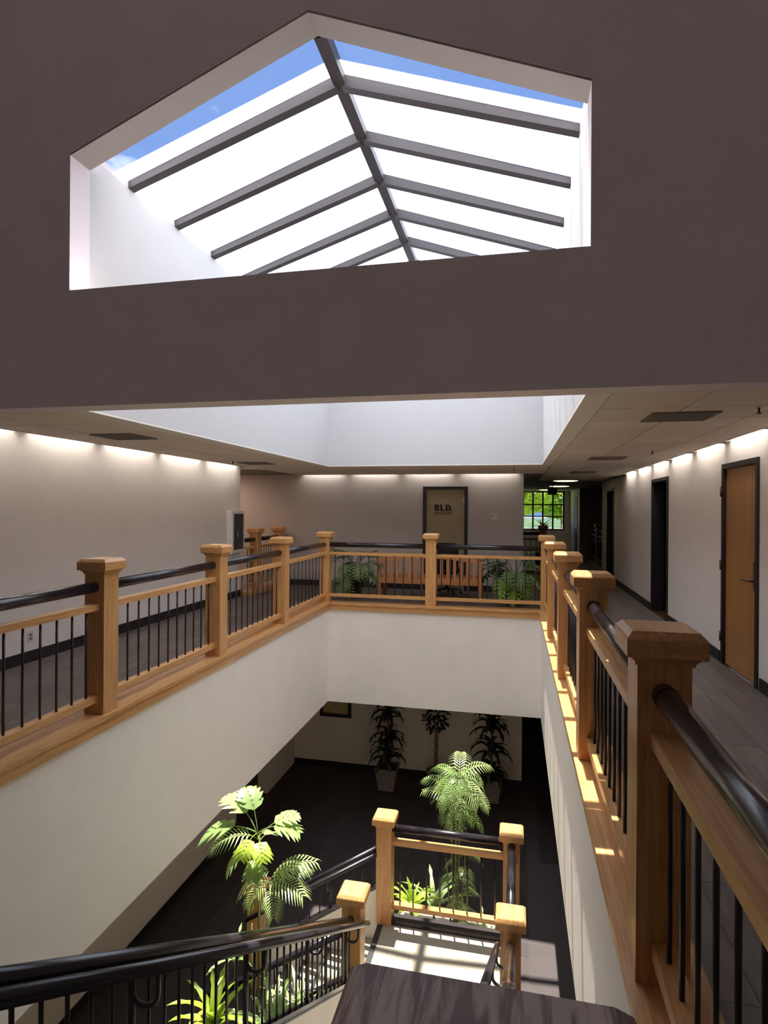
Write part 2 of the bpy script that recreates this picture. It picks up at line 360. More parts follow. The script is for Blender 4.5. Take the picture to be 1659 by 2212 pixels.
struct('wall_office', MB().box(-3, -0.1, 13.2, 13.3, 0, ZROOF), 'dark_room')
struct('wall_recess', MB().box(3.3, 3.45, 16.36, 20.75, 0, ZROOF).box(2.12, 3.3, 20.6, 20.75, 0, ZROOF).box(XWR+0.15, 3.3, 16.26, 16.36, 0, ZROOF), 'paint_brown')
struct('wall_corridor_right', MB().box(2.12, 2.27, 20.75, 24, 0, ZROOF), 'paint_gallery')
struct('wall_corridor_left', MB().box(-4.2, -4, 13.8, 24.2, 0, ZROOF), 'paint_gallery')
WX0, WX1, WZ0, WZ1 = -0.43, 1.84, 0.92, 2.335
struct('wall_far', MB().box(-4.2, WX0, 24, 24.2, 0, ZROOF).box(WX1, 2.27, 24, 24.2, 0, ZROOF).box(WX0, WX1, 24, 24.2, 0, WZ0).box(WX0, WX1, 24, 24.2, WZ1, ZROOF), 'paint_gallery')
struct('wall_near', MB().box(-5.3, 2.5, -3.2, -3, 0, 6.2), 'paint_gable')
struct('ceiling_near', MB().box(-5.3, 2.5, -3.2, 3.8, 6.0, 6.2), 'paint_gable')

# gable wall with the five-sided opening
gz0, gz1, gz2, gxa = 3.202, 4.178, 4.881, -1.32
def gable(y0, y1):
    mb = MB(); f0 = lambda p: (p[0], y0, p[1]); f1 = lambda p: (p[0], y1, p[1])
    mb.prism([(-5.3, ZC), (WXL, ZC), (WXL, 6.2), (-5.3, 6.2)], f0, f1)
    mb.prism([(WXR, ZC), (2.5, ZC), (2.5, 6.2), (WXR, 6.2)], f0, f1)
    mb.prism([(WXL, ZC), (WXR, ZC), (WXR, gz0), (WXL, gz0)], f0, f1)
    mb.prism([(WXL, gz1), (gxa, gz2), (gxa, 6.2), (WXL, 6.2)], f0, f1)
    mb.prism([(gxa, gz2), (WXR, gz1), (WXR, 6.2), (gxa, 6.2)], f0, f1)
    return mb
struct('wall_gable', gable(3.6, 3.8), 'paint_gable')
ln = MB()  # boards added under both rakes; their grey stands in for soffit shade
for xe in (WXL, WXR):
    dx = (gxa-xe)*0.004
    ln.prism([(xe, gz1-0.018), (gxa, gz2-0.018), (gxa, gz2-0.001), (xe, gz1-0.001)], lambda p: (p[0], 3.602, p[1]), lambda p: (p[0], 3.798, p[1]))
struct('trim_rake_shade', ln, 'rake_shade')
struct('wall_well_left', MB().box(WXL-0.15, WXL, 3.8, WYF+0.15, ZC+0.012, ZEAVE), 'paint_well')
struct('wall_well_right', MB().box(WXR, WXR+0.15, 3.8, WYF+0.15, ZC+0.012, ZEAVE), 'paint_well')
struct('wall_well_back', MB().box(WXL, WXR, WYF, WYF+0.15, ZC+0.012, ZEAVE), 'paint_well')

# ceilings, light slots, tiles
SLL, SLR, SLB = 0.50, 0.18, 0.15      # widths of the light slots along the left, right and back walls
ce = MB()
ce.box(XWL+SLL, WXL-0.15, 3.8, YB-SLB, ZC+0.012, ZROOF)
ce.box(-7.5, XWL+SLL, 10.3, YB, ZC+0.012, ZROOF)
ce.box(WXR+0.15, XWR-SLR, 3.8, 13.05, ZC+0.012, ZROOF)
ce.box(WXL-0.15, WXR+0.15, WYF+0.15, YB-SLB, ZC+0.012, ZROOF)
ce.box(XBC, 3.45, 13.05, 24, ZC+0.012, ZROOF).box(XBC, WXR+0.15, YB-SLB, 13.05, ZC+0.012, ZROOF).box(-4.2, XBC, 13.6, 24, ZC+0.012, ZROOF)
ceil = struct('ceiling', ce, 'ceiling_grid')
struct('ceiling_roof', MB().box(-7.7, WXL-0.15, 3.8, 24.2, ZROOF, ZROOF+0.25).box(WXR+0.15, 4.7, 3.8, 24.2, ZROOF, ZROOF+0.25)
       .box(WXL-0.15, WXR+0.15, WYF+0.15, 24.2, ZROOF, ZROOF+0.25).box(2.39, 4.7, 3.6, 3.8, ZROOF, ZROOF+0.25), 'roof')
TP = 0.57
tm = MB().box(0.007, TP-0.007, 0.007, TP-0.007, ZC, ZC+0.012).mesh('ceiling_tile', 'tile')
tiles = 0
def tiling(x0, x1, y0, y1, ox=0.0, oy=0.0):
    global tiles
    nx = int(math.ceil((x1-x0-ox)/TP)); 
    x = x0-ox
    while x < x1-0.02:
        xa, xb = max(x, x0), min(x+TP, x1)
        y = y0-oy
        while y < y1-0.02:
            ya, yb_ = max(y, y0), min(y+TP, y1)
            if xb-xa > 0.04 and yb_-ya > 0.04:
                link('ceiling_tile', tm, ceil, (xa, ya, 0), None, ((xb-xa)/TP, (yb_-ya)/TP, 1)); tiles += 1
            y += TP
        x += TP
tiling(WXR+0.15, XWR-SLR, 3.8, 15.2)
tiling(XWL+SLL, WXL-0.15, 3.8, WYF+0.15)
tiling(XWL+SLL, WXR+0.15, WYF+0.15, YB-SLB)
# plaster border of the light well and lips of the light slots
struct('trim_well', MB().box(WXL-0.15, WXL, 3.8, WYF+0.15, ZC-0.001, ZC+0.012).box(WXR, WXR+0.15, 3.8, WYF+0.15, ZC-0.001, ZC+0.012).box(WXL, WXR, WYF, WYF+0.15, ZC-0.001, ZC+0.012), 'paint')
struct('trim_1', MB().box(XWL+SLL-0.015, XWL+SLL, 3.8, 10.3, ZC-0.004, ZROOF), 'white_metal')
struct('trim_2', MB().box(XWR-SLR, XWR-SLR+0.015, 3.8, 13.05, ZC-0.004, ZROOF), 'white_metal')
struct('trim_3', MB().box(XWL+SLL, XBC, YB-SLB, YB-SLB+0.015, ZC-0.004, ZROOF), 'white_metal')

# baseboards
bb = 0.12
struct('baseboard_left', MB().box(XWL, XWL+0.015, -3, 10.335, 0, bb), 'base_dark')
br = MB()
for a, b in ((-3, D1a-0.05), (D1b+0.05, D2a-0.05), (D2b+0.05, D3a-0.05), (D3b+0.05, 16.37)): br.box(XWR-0.015, XWR, a, b, 0, bb)
struct('baseboard_right', br, 'base_dark')
struct('baseboard_back', MB().box(-4.83, DX0-0.02, YB-0.015, YB, 0, bb).box(DX1+0.02, XBC+0.015, YB-0.015, YB, 0, bb), 'base_dark')

# oak ledges round the floor opening
def ledge(name, x0, x1, y0, y1, m):
    mb = MB().box(x0, x1, y0, y1, ZLEDGE-0.03, ZLEDGE)
    return struct(name, mb, m)
def fascia(par, x0, x1, y0, y1, m): return link('apron', MB().box(x0, x1, y0, y1, -0.032, ZLEDGE-0.03).mesh('apron', m), par)
t = ledge('trim_ledge_left', -3.29, -3.02, 0.4, 9.49, 'oak_y'); fascia(t, -3.28, -3.035, 0.4, 9.505, 'oak_y')
t = ledge('trim_ledge_right', 0.38, 0.65, 0.4, 9.49, 'oak_y'); fascia(t, 0.395, 0.64, 0.4, 9.505, 'oak_y')
t = ledge('trim_ledge_back', -3.29, 0.65, 9.49, 9.77, 'oak_x'); fascia(t, -3.28, 0.64, 9.505, 9.76, 'oak_x')
t = ledge('trim_ledge_near_left', -3.29, -1.46, 0.28, 0.56, 'oak_x'); fascia(t, -3.28, -1.46, 0.29, 0.545, 'oak_x')
t = ledge('trim_ledge_near_right', 0.06, 0.65, 0.28, 0.56, 'oak_x'); fascia(t, 0.06, 0.64, 0.29, 0.545, 'oak_x')

# ================================================================ SKYLIGHT
sk = Thing('skylight', 'gabled glass skylight with dark metal bars above the open stairwell', 'skylight', (XRIDGE, 7.4, ZEAVE))
Y0s, Y1s, PIT = 3.8, WYF, 0.6705
rows = [3.6+PIT*k+0.01 for k in range(1, 9)]
sk.part('ridge_bar', MB().box(XRIDGE-0.045, XRIDGE+0.045, Y0s, Y1s, ZRIDGE-0.06, ZRIDGE+0.04), 'sky_frame')
for sx, xe in ((-1, WXL), (1, WXR)):
    sk.part('eave_bar', MB().box(min(xe, xe+sx*0.15), max(xe, xe+sx*0.15), Y0s, Y1s+0.15, ZEAVE, ZEAVE+0.05), 'white_metal')
    for y in rows:
        a = Vector((XRIDGE+sx*0.04, y, ZRIDGE-0.01)); b = Vector((xe+sx*0.06, y, ZEAVE+0.05))
        d = (b-a).normalized(); n = Vector((-d.z, 0, d.x))*(1 if d.x > 0 else -1)
        mb = MB(); hw = 0.038
        vs_ = [a+n*q+Vector((0, e, 0)) for q in (-0.07, 0.025) for e in (-hw, hw)]+[b+n*q+Vector((0, e, 0)) for q in (-0.07, 0.025) for e in (-hw, hw)]
        mb.add(vs_, [(0,1,3,2),(4,6,7,5),(0,4,5,1),(2,3,7,6),(0,2,6,4),(1,5,7,3)])
        sk.part('rafter', mb, 'sky_frame')
    edges = [Y0s]+rows+[Y1s]
    for i in range(len(edges)-1):
        segs = [(edges[i], 4.09, 'pane_clear'), (4.09, edges[1], 'pane_film')] if i == 0 else [(edges[i], edges[i+1], 'pane_film')]
        for ya, yb_, mm_ in segs:
            a = Vector((XRIDGE, 0, ZRIDGE+0.02)); b = Vector((xe, 0, ZEAVE+0.05))
            mb = MB().add([(a.x, ya, a.z), (a.x, yb_, a.z), (b.x, yb_, b.z), (b.x, ya, b.z)], [(0, 1, 2, 3)])
            sk.part('pane', mb, mm_)
# far glazed gable
sk.part('gable_bar', MB().box(WXL, WXR, Y1s-0.02, Y1s+0.05, ZEAVE, ZEAVE+0.06).box(XRIDGE-0.03, XRIDGE+0.03, Y1s-0.02, Y1s+0.05, ZEAVE, ZRIDGE), 'sky_frame')
sk.part('pane', MB().add([(WXL, Y1s+0.02, ZEAVE+0.05), (WXR, Y1s+0.02, ZEAVE+0.05), (XRIDGE, Y1s+0.02, ZRIDGE+0.02)], [(0, 1, 2)]), 'pane_film')

# ================================================================ RAILINGS
# one oak newel: shaft + mouldings + cap
PH = 0.085
def post_meshes(suffix, h_shaft):
    sh = MB().stack([(PH, 0), (PH, h_shaft)]).mesh('post_'+suffix, {'oak': 'oak_z', 'dark': 'oak_dark_z'}[suffix.split('_')[0]])
    return sh
SH = 1.19-0.079-0.03
post_sh = MB().stack([(PH, 0), (PH, 1.09)]).mesh('post_shaft', 'oak_z')
cap_prof = [(0.086, 1.072), (0.094, 1.075), (0.094, 1.083), (0.099, 1.092), (0.108, 1.098), (0.108, 1.104)]
neck_me = MB().stack(cap_prof).mesh('neck_moulding', 'oak_z')
cap_profile = [(0.122, 1.104), (0.125, 1.107), (0.125, 1.163), (0.122, 1.170), (0.104, 1.190)]
cap_me = MB().stack(cap_profile).mesh('post_cap', 'oak_y')
cap_grey = MB().stack(cap_profile).mesh('post_cap_grey', 'oak_grey')
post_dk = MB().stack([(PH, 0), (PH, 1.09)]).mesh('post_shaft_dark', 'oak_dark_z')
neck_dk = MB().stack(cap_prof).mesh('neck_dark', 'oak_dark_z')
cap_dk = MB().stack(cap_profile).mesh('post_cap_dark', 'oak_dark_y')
def post(t, x, y, z, cap=None, dark=False, drop=0.0):
    if drop:
        sh = MB().stack([(PH, -drop), (PH, 1.09)]).mesh('post_shaft_long', 'oak_z')
    else: sh = post_dk if dark else post_sh
    p = t.inst('post', sh, (x, y, z))
    link('neck', neck_dk if dark else neck_me, p); link('cap', cap or (cap_dk if dark else cap_me), p)
    return p
RZ, SZ, BZ = 1.052, 0.902, 0.198      # gallery rail heights: round handrail, oak sub rail, oak bottom rail
bal_me = MB().tube([(0, 0, BZ+0.02), (0, 0, SZ-0.02)], 0.0085, 8).mesh('baluster', 'baluster')
def bay(t, a, b, axis, n=11, z0=0.0, dark=False, bal=True):
    """rails between two posts whose centres are a and b (x,y)"""
    ax, ay = a; bx_, by_ = b
    d = Vector((bx_-ax, by_-ay, 0)); Ld = d.length; d.normalize()
    A = Vector((ax, ay, z0))+d*(PH-0.001); B = Vector((bx_, by_, z0))-d*(PH-0.001)
    pre = 'oak_dark_' if dark else 'oak_'
    h = t.part('handrail', MB().tube([A+Vector((0,0,RZ)), B+Vector((0,0,RZ))], 0.041, 20), 'black_rail')
    t.part('collar', MB().tube([A+Vector((0,0,RZ))+d*0.045, A+Vector((0,0,RZ))+d*0.05], 0.0425, 20), 'baluster', h)
    t.part('collar', MB().tube([B+Vector((0,0,RZ))-d*0.05, B+Vector((0,0,RZ))-d*0.045], 0.0425, 20), 'baluster', h)
    t.part('sub_rail', MB().beam(A+Vector((0,0,SZ)), B+Vector((0,0,SZ)), 0.085, 0.048), pre+axis)
    t.part('bottom_rail', MB().beam(A+Vector((0,0,BZ)), B+Vector((0,0,BZ)), 0.075, 0.05), pre+axis)
    if bal:
        L2 = (B-A).length; st = L2/(n+0.15); 
        for k in range(n):
            p = A+d*(st*(k+0.575)); t.inst('baluster', bal_me, (p.x, p.y, z0))
POSTY = [0.405, 2.215, 4.03, 5.85, 7.67]
lz = ZLEDGE; 
def rail_thing(name, label, loc): return Thing(name, label, 'railing', loc)
gl = rail_thing('gallery_railing', 'oak railing with black round handrail along the left gallery edge', (PX_L, 4, lz))
for y in POSTY: post(gl, PX_L, y, lz)
yy = POSTY+[PY_B]
for i in range(5): bay(gl, (PX_L, yy[i]), (PX_L, yy[i+1]), 'y', 11)
gr = rail_thing('gallery_railing', 'oak railing with sunlit post caps along the right gallery edge', (PX_R, 4, lz))
for y in POSTY: post(gr, PX_R, y, lz)
for i in range(5): bay(gr, (PX_R, yy[i]), (PX_R, yy[i+1]), 'y', 11)
gb = rail_thing('gallery_railing', 'oak railing across the far end in front of the bench', (-1.33, PY_B, lz))
for x in (PX_L, -1.328, PX_R): post(gb, x, PY_B, lz)
bay(gb, (PX_L, PY_B), (-1.328, PY_B), 'x', 11); bay(gb, (-1.328, PY_B), (PX_R, PY_B), 'x', 11)
# side hall rail and far rails
hl = rail_thing('hall_railing', 'shaded oak railing in the side hall past the extinguisher cabinet', (-4.95, 11.3, 0.0))
for y in (10.75, 11.9): post(hl, -4.95, y, lz)
hl.part('kerb', MB().box(-5.07, -4.83, 10.33, YB-0.02, 0.0, ZLEDGE), 'oak_y')
bay(hl, (-4.95, 10.24), (-4.95, 10.75), 'y', 3); bay(hl, (-4.95, 10.75), (-4.95, 11.9), 'y', 8)
fr = rail_thing('corridor_railing', 'dark shaded railing beyond the wall corner near the far window', (0.5, 15.9, 0))
post(fr, 0.74, 16.2, 0.06, dark=True); post(fr, -1.1, 16.2, 0.06, dark=True)  # same style as the gallery posts; shade is put into the dark wood colour
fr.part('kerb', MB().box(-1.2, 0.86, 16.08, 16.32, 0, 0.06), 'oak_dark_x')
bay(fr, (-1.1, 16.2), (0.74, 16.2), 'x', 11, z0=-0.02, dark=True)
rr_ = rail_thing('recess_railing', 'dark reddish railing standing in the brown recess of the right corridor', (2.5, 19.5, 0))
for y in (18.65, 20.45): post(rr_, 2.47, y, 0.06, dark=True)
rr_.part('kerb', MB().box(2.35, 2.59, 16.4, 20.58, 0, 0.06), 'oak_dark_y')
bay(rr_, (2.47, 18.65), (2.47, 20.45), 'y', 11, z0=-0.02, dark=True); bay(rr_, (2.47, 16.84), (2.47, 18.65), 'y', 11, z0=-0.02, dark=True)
post(rr_, 2.47, 16.84, 0.06, dark=True)

# ================================================================ STAIRCASE
XS0, XS1 = -1.38, -0.01             # rail lines of the upper flight
YN, YF = 5.09, 6.42                 # near and far landing posts
st = Thing('staircase', 'carpeted staircase dropping to a sunlit landing and turning left', 'staircase', (-0.7, 3.0, ZLOW))
RISE = 2.91/16; GO = 0.286
for k in range(1, 16):
    z = -k*RISE; y = 0.58+(k-1)*GO
    s_ = st.part('step', MB().box(XS0+0.03, XS1-0.03, y, y+GO+0.02, z-RISE-0.03, z), 'carpet')
    st.part('nosing', MB().box(XS0+0.03, XS1-0.03, y+GO-0.02, y+GO+0.023, z-0.03, z+0.004), 'nosing', s_)
for x in (XS0, XS1):
    ztop = lambda y: 0.36-0.636*(y-1.365)-0.55
    mb = MB(); poly = [(0.56, ztop(0.56)), (YN, ztop(YN)), (YN, ztop(YN)-0.62), (0.56, ztop(0.56)-0.62)]
    mb.prism(poly, lambda p: (x-0.04, p[0], p[1]), lambda p: (x+0.04, p[0], p[1]))
    st.part('stringer', mb, 'paint')
st.part('landing', MB().box(XS0-0.06, XS1+0.09, YN-0.09, YF+0.09, LND-0.12, LND), 'carpet')
st.part('landing_base', MB().box(XS0-0.03, XS1+0.06, YN-0.05, YF+0.06, ZLOW, LND-0.12), 'paint')
st.part('landing_kerb', MB().box(XS0+PH, XS1-PH, YF-0.05, YF+0.07, LND, LND+0.05), 'frame_dark')
st.part('landing_kerb', MB().box(XS1-0.05, XS1+0.07, YN+PH, YF-PH, LND, LND+0.05), 'frame_dark')
st.part('nosing', MB().box(XS0-0.065, XS0-0.005, YN+PH, YF-PH, LND-0.03, LND+0.006), 'nosing')
for k in range(1, 5):               # lower flight, down to the left
    z = LND-k*0.191; x = XS0-0.05-(k-1)*0.29
    s_ = st.part('step', MB().box(x-0.31, x, YN+0.04, YF-0.04, z-0.22, z), 'carpet')
    st.part('nosing', MB().box(x-0.313, x-0.27, YN+0.04, YF-0.04, z-0.03, z+0.004), 'nosing', s_)
L2 = ZLOW
zr2 = lambda x: -2.105+0.63*(x+1.45)
for y in (YN, YF):
    poly = [(XS0-0.05, zr2(XS0)-0.47), (-2.82, zr2(-2.82)-0.47), (-2.82, ZLOW), (XS0-0.05, ZLOW)]
    st.part('stringer', MB().prism(poly, lambda p: (p[0], y-0.035, p[1]), lambda p: (p[0], y+0.035, p[1])), 'paint')

def sloped_rail(t, a, b, n, drop, side, r=0.034, second=True):
    """main round rail a->b, parallel bottom bar, balusters, inner handrail on curved brackets"""
    a = Vector(a); b = Vector(b)
    t.part('handrail', MB().tube([a, b], r, 18), 'black_rail')
    dn = Vector((0, 0, -drop))
    t.part('bottom_rail', MB().beam(a+dn, b+dn, 0.05, 0.04), 'black_rail')
    for k in range(n):
        p = a.lerp(b, (k+0.5)/n)
        wide = 0.016 if (k % 9 == 4) else 0.0075
        t.part('baluster', MB().tube([p+dn, p+Vector((0, 0, -r*0.5))], wide, 8), 'baluster')
    if second:
        s = Vector(side); lo = Vector((0, 0, -0.012))
        d = (b-a).normalized()
        P0, P1 = a+s+lo, b+s+lo
        h2 = t.part('inner_handrail', MB().tube([P0, P1, P1+d*0.2], 0.024, 14), 'black_rail')
        for k in range(n):
            if k % 9 != 4: continue
            p = a.lerp(b, (k+0.5)/n); q = p+s+lo
            t.part('bracket', MB().tube([p+Vector((0,0,-0.11))]+[p+s*(0.5-0.5*math.cos(PI*u/8))+Vector((0,0,-0.11-0.055*math.sin(PI*u/8))) for u in range(1, 9)]+[q+Vector((0,0,-0.05)), q], 0.011, 8), 'baluster', h2)
zr = lambda y: 0.36-0.636*(y-1.365)
sl_ = rail_thing('stair_railing', 'double black stair handrail descending on the left of the upper flight', (XS0, 3, 0))
post(sl_, XS0, 0.405, lz); post(sl_, XS0, YN, LND)
sloped_rail(sl_, (XS0, 0.49, zr(0.49)), (XS0, YN-PH+0.004, zr(YN-PH)), 42, 0.53, (0.11, 0, 0))
sr_ = rail_thing('stair_railing', 'stair railing behind the close grey-brown newel cap', (XS1, 3, 0))
post(sr_, -0.022, 0.405, lz, cap=cap_grey); post(sr_, XS1, YN, LND)
sloped_rail(sr_, (-0.018, 0.49, zr(0.49)), (XS1, YN-PH+0.004, zr(YN-PH)), 42, 0.53, (-0.11, 0, 0))
ld = rail_thing('landing_railing', 'sunlit oak railing on the far and right edges of the stair landing', (-0.7, YF, LND))
post(ld, XS0, YF, LND); post(ld, XS1, YF, LND)
bay(ld, (XS0, YF), (XS1, YF), 'x', 8, z0=LND-0.01); bay(ld, (XS1, YN), (XS1, YF), 'y', 8, z0=LND-0.01)
lf = rail_thing('stair_railing', 'black sloped rail of the short lower flight ending at an oak newel', (-2.9, YF, L2))
post(lf, -2.9, YF-0.02, L2)
sloped_rail(lf, (XS0-PH+0.004, YF, zr2(XS0-PH)), (-2.9+PH-0.004, YF, zr2(-2.9+PH)), 11, 0.42, (0, -0.115, 0))
lnr = rail_thing('stair_railing', 'black rail on the near side of the short lower flight', (-2.8, YN, L2))
lnr.part('end_post', MB().box(-2.83, -2.79, YN-0.02, YN+0.02, L2, zr2(-2.8)), 'black_rail')
sloped_rail(lnr, (XS0-PH+0.004, YN, zr2(XS0-PH)), (-2.8, YN, zr2(-2.8)), 11, 0.42, (0, 0.115, 0), second=False)
ng = rail_thing('gallery_railing', 'short oak railing closing the near end of the well beside the stair head', (-2.2, 0.405, lz))
bay(ng, (PX_L, 0.405), (XS0, 0.405), 'x', 11); bay(ng, (-0.022, 0.405), (PX_R, 0.405), 'x', 2)

# ================================================================ WALL WASHERS
def washer(label, p0, p1, inward, SL, off, zbaf=ZC+0.03):
    """linear lamp from p0 to p1 tucked in the slot; inward = unit vector away from the wall"""
    p0 = Vector(p0); p1 = Vector(p1); d = (p1-p0).normalized(); i = Vector(inward)
    t = Thing('wall_washer', label, 'ceiling light', (p0+p1)/2)
    zt = ZROOF
    def slab(a, b, w0, w1, z0, z1):
        mb = MB(); vs = []
        for z in (z0, z1):
            for q, wv in ((a, w0), (b, w0), (b, w1), (a, w1)):
                v = q+i*wv; vs.append((v.x, v.y, z))
        return mb.add(vs, [(3,2,1,0),(4,5,6,7),(0,1,5,4),(1,2,6,5),(2,3,7,6),(3,0,4,7)])
    t.part('housing', slab(p0, p1, 0.004, SL-0.02, zt-0.02, zt-0.002), 'white_metal')
    for e, s in ((p0, 1), (p1, -1)): t.part('end_baffle', slab(e, e+d*s*0.07, 0.004, min(SL-0.02, 0.28), zbaf, zt-0.02), 'vent')
    a = p0+d*0.09+i*off; b = p1-d*0.09+i*off
    t.part('lamp', MB().tube([(a.x, a.y, zt-0.05), (b.x, b.y, zt-0.05)], 0.013, 8), 'tube_light')
ord_ = ['first', 'second', 'third', 'fourth', 'fifth', 'sixth', 'seventh']
ys = [3.95, 5.23, 6.42, 7.66, 8.96, 10.26]
for k in range(5): washer('recessed wall light above the left gallery wall, %s from the gable wall' % ord_[k], (XWL, ys[k]+0.03, 0), (XWL, ys[k+1]-0.03, 0), (1, 0, 0), SLL, 0.13, 2.462)
ys = [4.63, 5.83, 7.03, 8.225, 9.42, 10.59, 11.81, 12.99]
for k in range(7): washer('recessed wall light above the right corridor wall, %s from the gable wall' % ord_[k], (XWR, ys[k]+0.03, 0), (XWR, ys[k+1]-0.03, 0), (-1, 0, 0), SLR, 0.11)
xs = [-4.55, -3.45, -2.307, -1.14, 0.15]
for k in range(4): washer('recessed wall light above the lettered door wall, %s from its left end' % ord_[k], (xs[k]+0.03, YB, 0), (xs[k+1]-0.03, YB, 0), (0, -1, 0), SLB, 0.095)

# ceiling discs
def disc(label, x, y, r, m):
    t = Thing('ceiling_disc_light', label, 'ceiling light', (x, y, ZC))
    zt = ZC
    t.part('trim_ring', MB().lathe([(r+0.02, zt-0.02), (r+0.025, zt), (r+0.025, zt+0.012)], x, y, 32), 'white_metal')
    t.part('diffuser', MB().lathe([(r*0.7, zt-0.034), (r, zt-0.024), (r, zt-0.02)], x, y, 32), m)
disc('round yellowish ceiling light nearest in the far corridor', 1.185, 14.71, 0.28, 'disc_light')
disc('round yellowish ceiling light in the middle of the far corridor', 1.28, 18.1, 0.28, 'disc_light')
disc('round ceiling light just before the far window', 1.1, 21.4, 0.28, 'disc_light')
disc('added round lamp, out of view, warming the side hall', -6.2, 11.2, 0.25, 'fill_warm')  # lamp added for a warm glow on the side hall wall

# ceiling vents and sprinklers
def vent(label, x, y, wx=0.46, wy=0.42):
    t = Thing('ceiling_vent', label, 'vent', (x, y, ZC))
    t.part('frame', MB().box(x-wx/2, x+wx/2, y-wy/2, y-wy/2+0.03, ZC-0.012, ZC).box(x-wx/2, x+wx/2, y+wy/2-0.03, y+wy/2, ZC-0.012, ZC)
           .box(x-wx/2, x-wx/2+0.03, y-wy/2+0.03, y+wy/2-0.03, ZC-0.012, ZC).box(x+wx/2-0.03, x+wx/2, y-wy/2+0.03, y+wy/2-0.03, ZC-0.012, ZC), 'vent')
    for k in range(7):
        yk = y-wy/2+0.055+k*(wy-0.11)/6
        t.part('louvre', MB().add([(x-wx/2+0.03, yk-0.02, ZC-0.002), (x+wx/2-0.03, yk-0.02, ZC-0.002), (x+wx/2-0.03, yk+0.014, ZC-0.016), (x-wx/2+0.03, yk+0.014, ZC-0.016),
                                   (x-wx/2+0.03, yk-0.02, ZC), (x+wx/2-0.03, yk-0.02, ZC), (x+wx/2-0.03, yk+0.014, ZC-0.012), (x-wx/2+0.03, yk+0.014, ZC-0.012)],
                                  [(3,2,1,0),(4,5,6,7),(0,1,5,4),(1,2,6,5),(2,3,7,6),(3,0,4,7)]), 'vent')
vent('dark ceiling vent over the right corridor nearest the gable wall', 1.197, 4.79)
vent('dark ceiling vent over the right corridor, second from the gable wall', 1.22, 8.5)
vent('dark ceiling vent over the right corridor nearest the far window', 1.24, 11.6)
vent('dark ceiling vent over the left gallery nearest the gable wall', -3.83, 5.22)
vent('dark ceiling vent over the left gallery nearest the side hall', -4.0, 8.7)
def sprinkler(label, x, y):
    t = Thing('sprinkler_head', label, 'sprinkler', (x, y, ZC))
    t.part('escutcheon', MB().lathe([(0.02, ZC-0.008), (0.035, ZC)], x, y, 16), 'white_metal')
    t.part('nozzle', MB().lathe([(0.018, ZC-0.05), (0.018, ZC-0.045), (0.006, ZC-0.04), (0.009, ZC-0.008)], x, y, 12), 'bronze')
sprinkler('small sprinkler head over the right corridor close to the gable wall', 1.607, 4.44)
sprinkler('small sprinkler head over the right corridor between two vents', 1.57, 7.43)
sprinkler('small sprinkler head over the left gallery near its far end', -4.15, 8.2)

# ================================================================ DOORS
def door_frame(name, x, y0, y1):
    o = struct(name, MB().box(x-0.02, x+0.17, y0, y0+0.055, 0, DH).box(x-0.02, x+0.17, y1-0.055, y1, 0, DH).box(x-0.02, x+0.17, y0+0.055, y1-0.055, DH-0.055, DH), 'frame_dark')
    return o
d1 = door_frame('door_1', XWR, D1a, D1b)
lf1 = link('leaf', MB().box(XWR+0.012, XWR+0.055, D1a+0.058, D1b-0.058, 0.01, DH-0.058).mesh('leaf', 'door_veneer'), d1)
link('lock_plate', MB().box(XWR+0.002, XWR+0.012, D1a+0.085, D1a+0.15, 0.90, 1.18).mesh('lock_plate', 'bronze'), lf1)
link('lever', MB().tube([(XWR+0.012, D1a+0.12, 1.0), (XWR-0.045, D1a+0.12, 1.0), (XWR-0.055, D1a+0.14, 1.0), (XWR-0.055, D1a+0.25, 1.0)], 0.011, 10).mesh('lever', 'bronze'), lf1)
for z in (0.3, 1.08, 1.88): link('hinge', MB().tube([(XWR-0.028, D1b-0.02, z-0.055), (XWR-0.028, D1b-0.02, z+0.055)], 0.012, 10).mesh('hinge', 'bronze'), d1)
d2 = door_frame('door_2', XWR, D2a, D2b)
l2 = link('leaf', MB().box(XWR+0.175, XWR+1.08, D2a+0.062, D2a+0.105, 0.01, DH-0.06).mesh('leaf', 'oak_dark_z'), d2)
link('knob', MB().lathe([(0.012, 0), (0.012, 0.03), (0.028, 0.04), (0.03, 0.06), (0.012, 0.07)], 0, 0, 14).mesh('knob', 'steel'), l2, (XWR+1.0, D2a+0.105, 1.0), (-PI/2, 0, 0))
link('jamb_lining', MB().box(XWR+0.0, XWR+0.165, D2a+0.055, D2a+0.061, 0.0, DH-0.06).mesh('jamb_lining', 'oak_dark_z'), d2)
link('threshold', MB().box(XWR-0.01, XWR+0.3, D2a+0.06, D2b-0.06, -0.004, 0.008).mesh('threshold', 'oak_dark_y'), d2)
d3 = door_frame('door_3', XWR, D3a, D3b)
# lettered door
d4 = struct('door_4', MB().box(DX0, DX0+0.068, YB-0.02, YB+0.1, 0, DH4).box(DX1-0.068, DX1, YB-0.02, YB+0.1, 0, DH4).box(DX0+0.068, DX1-0.068, YB-0.02, YB+0.1, DH4-0.065, DH4), 'frame_dark')
l4 = link('leaf', MB().box(DX0+0.07, DX1-0.07, YB+0.012, YB+0.055, 0.01, DH4-0.067).mesh('leaf', 'door_beige'), d4)
link('closer', MB().box(DX1-0.085, DX1-0.07, YB-0.02, YB+0.012, 1.79, 1.90).mesh('closer', 'plate'), l4)
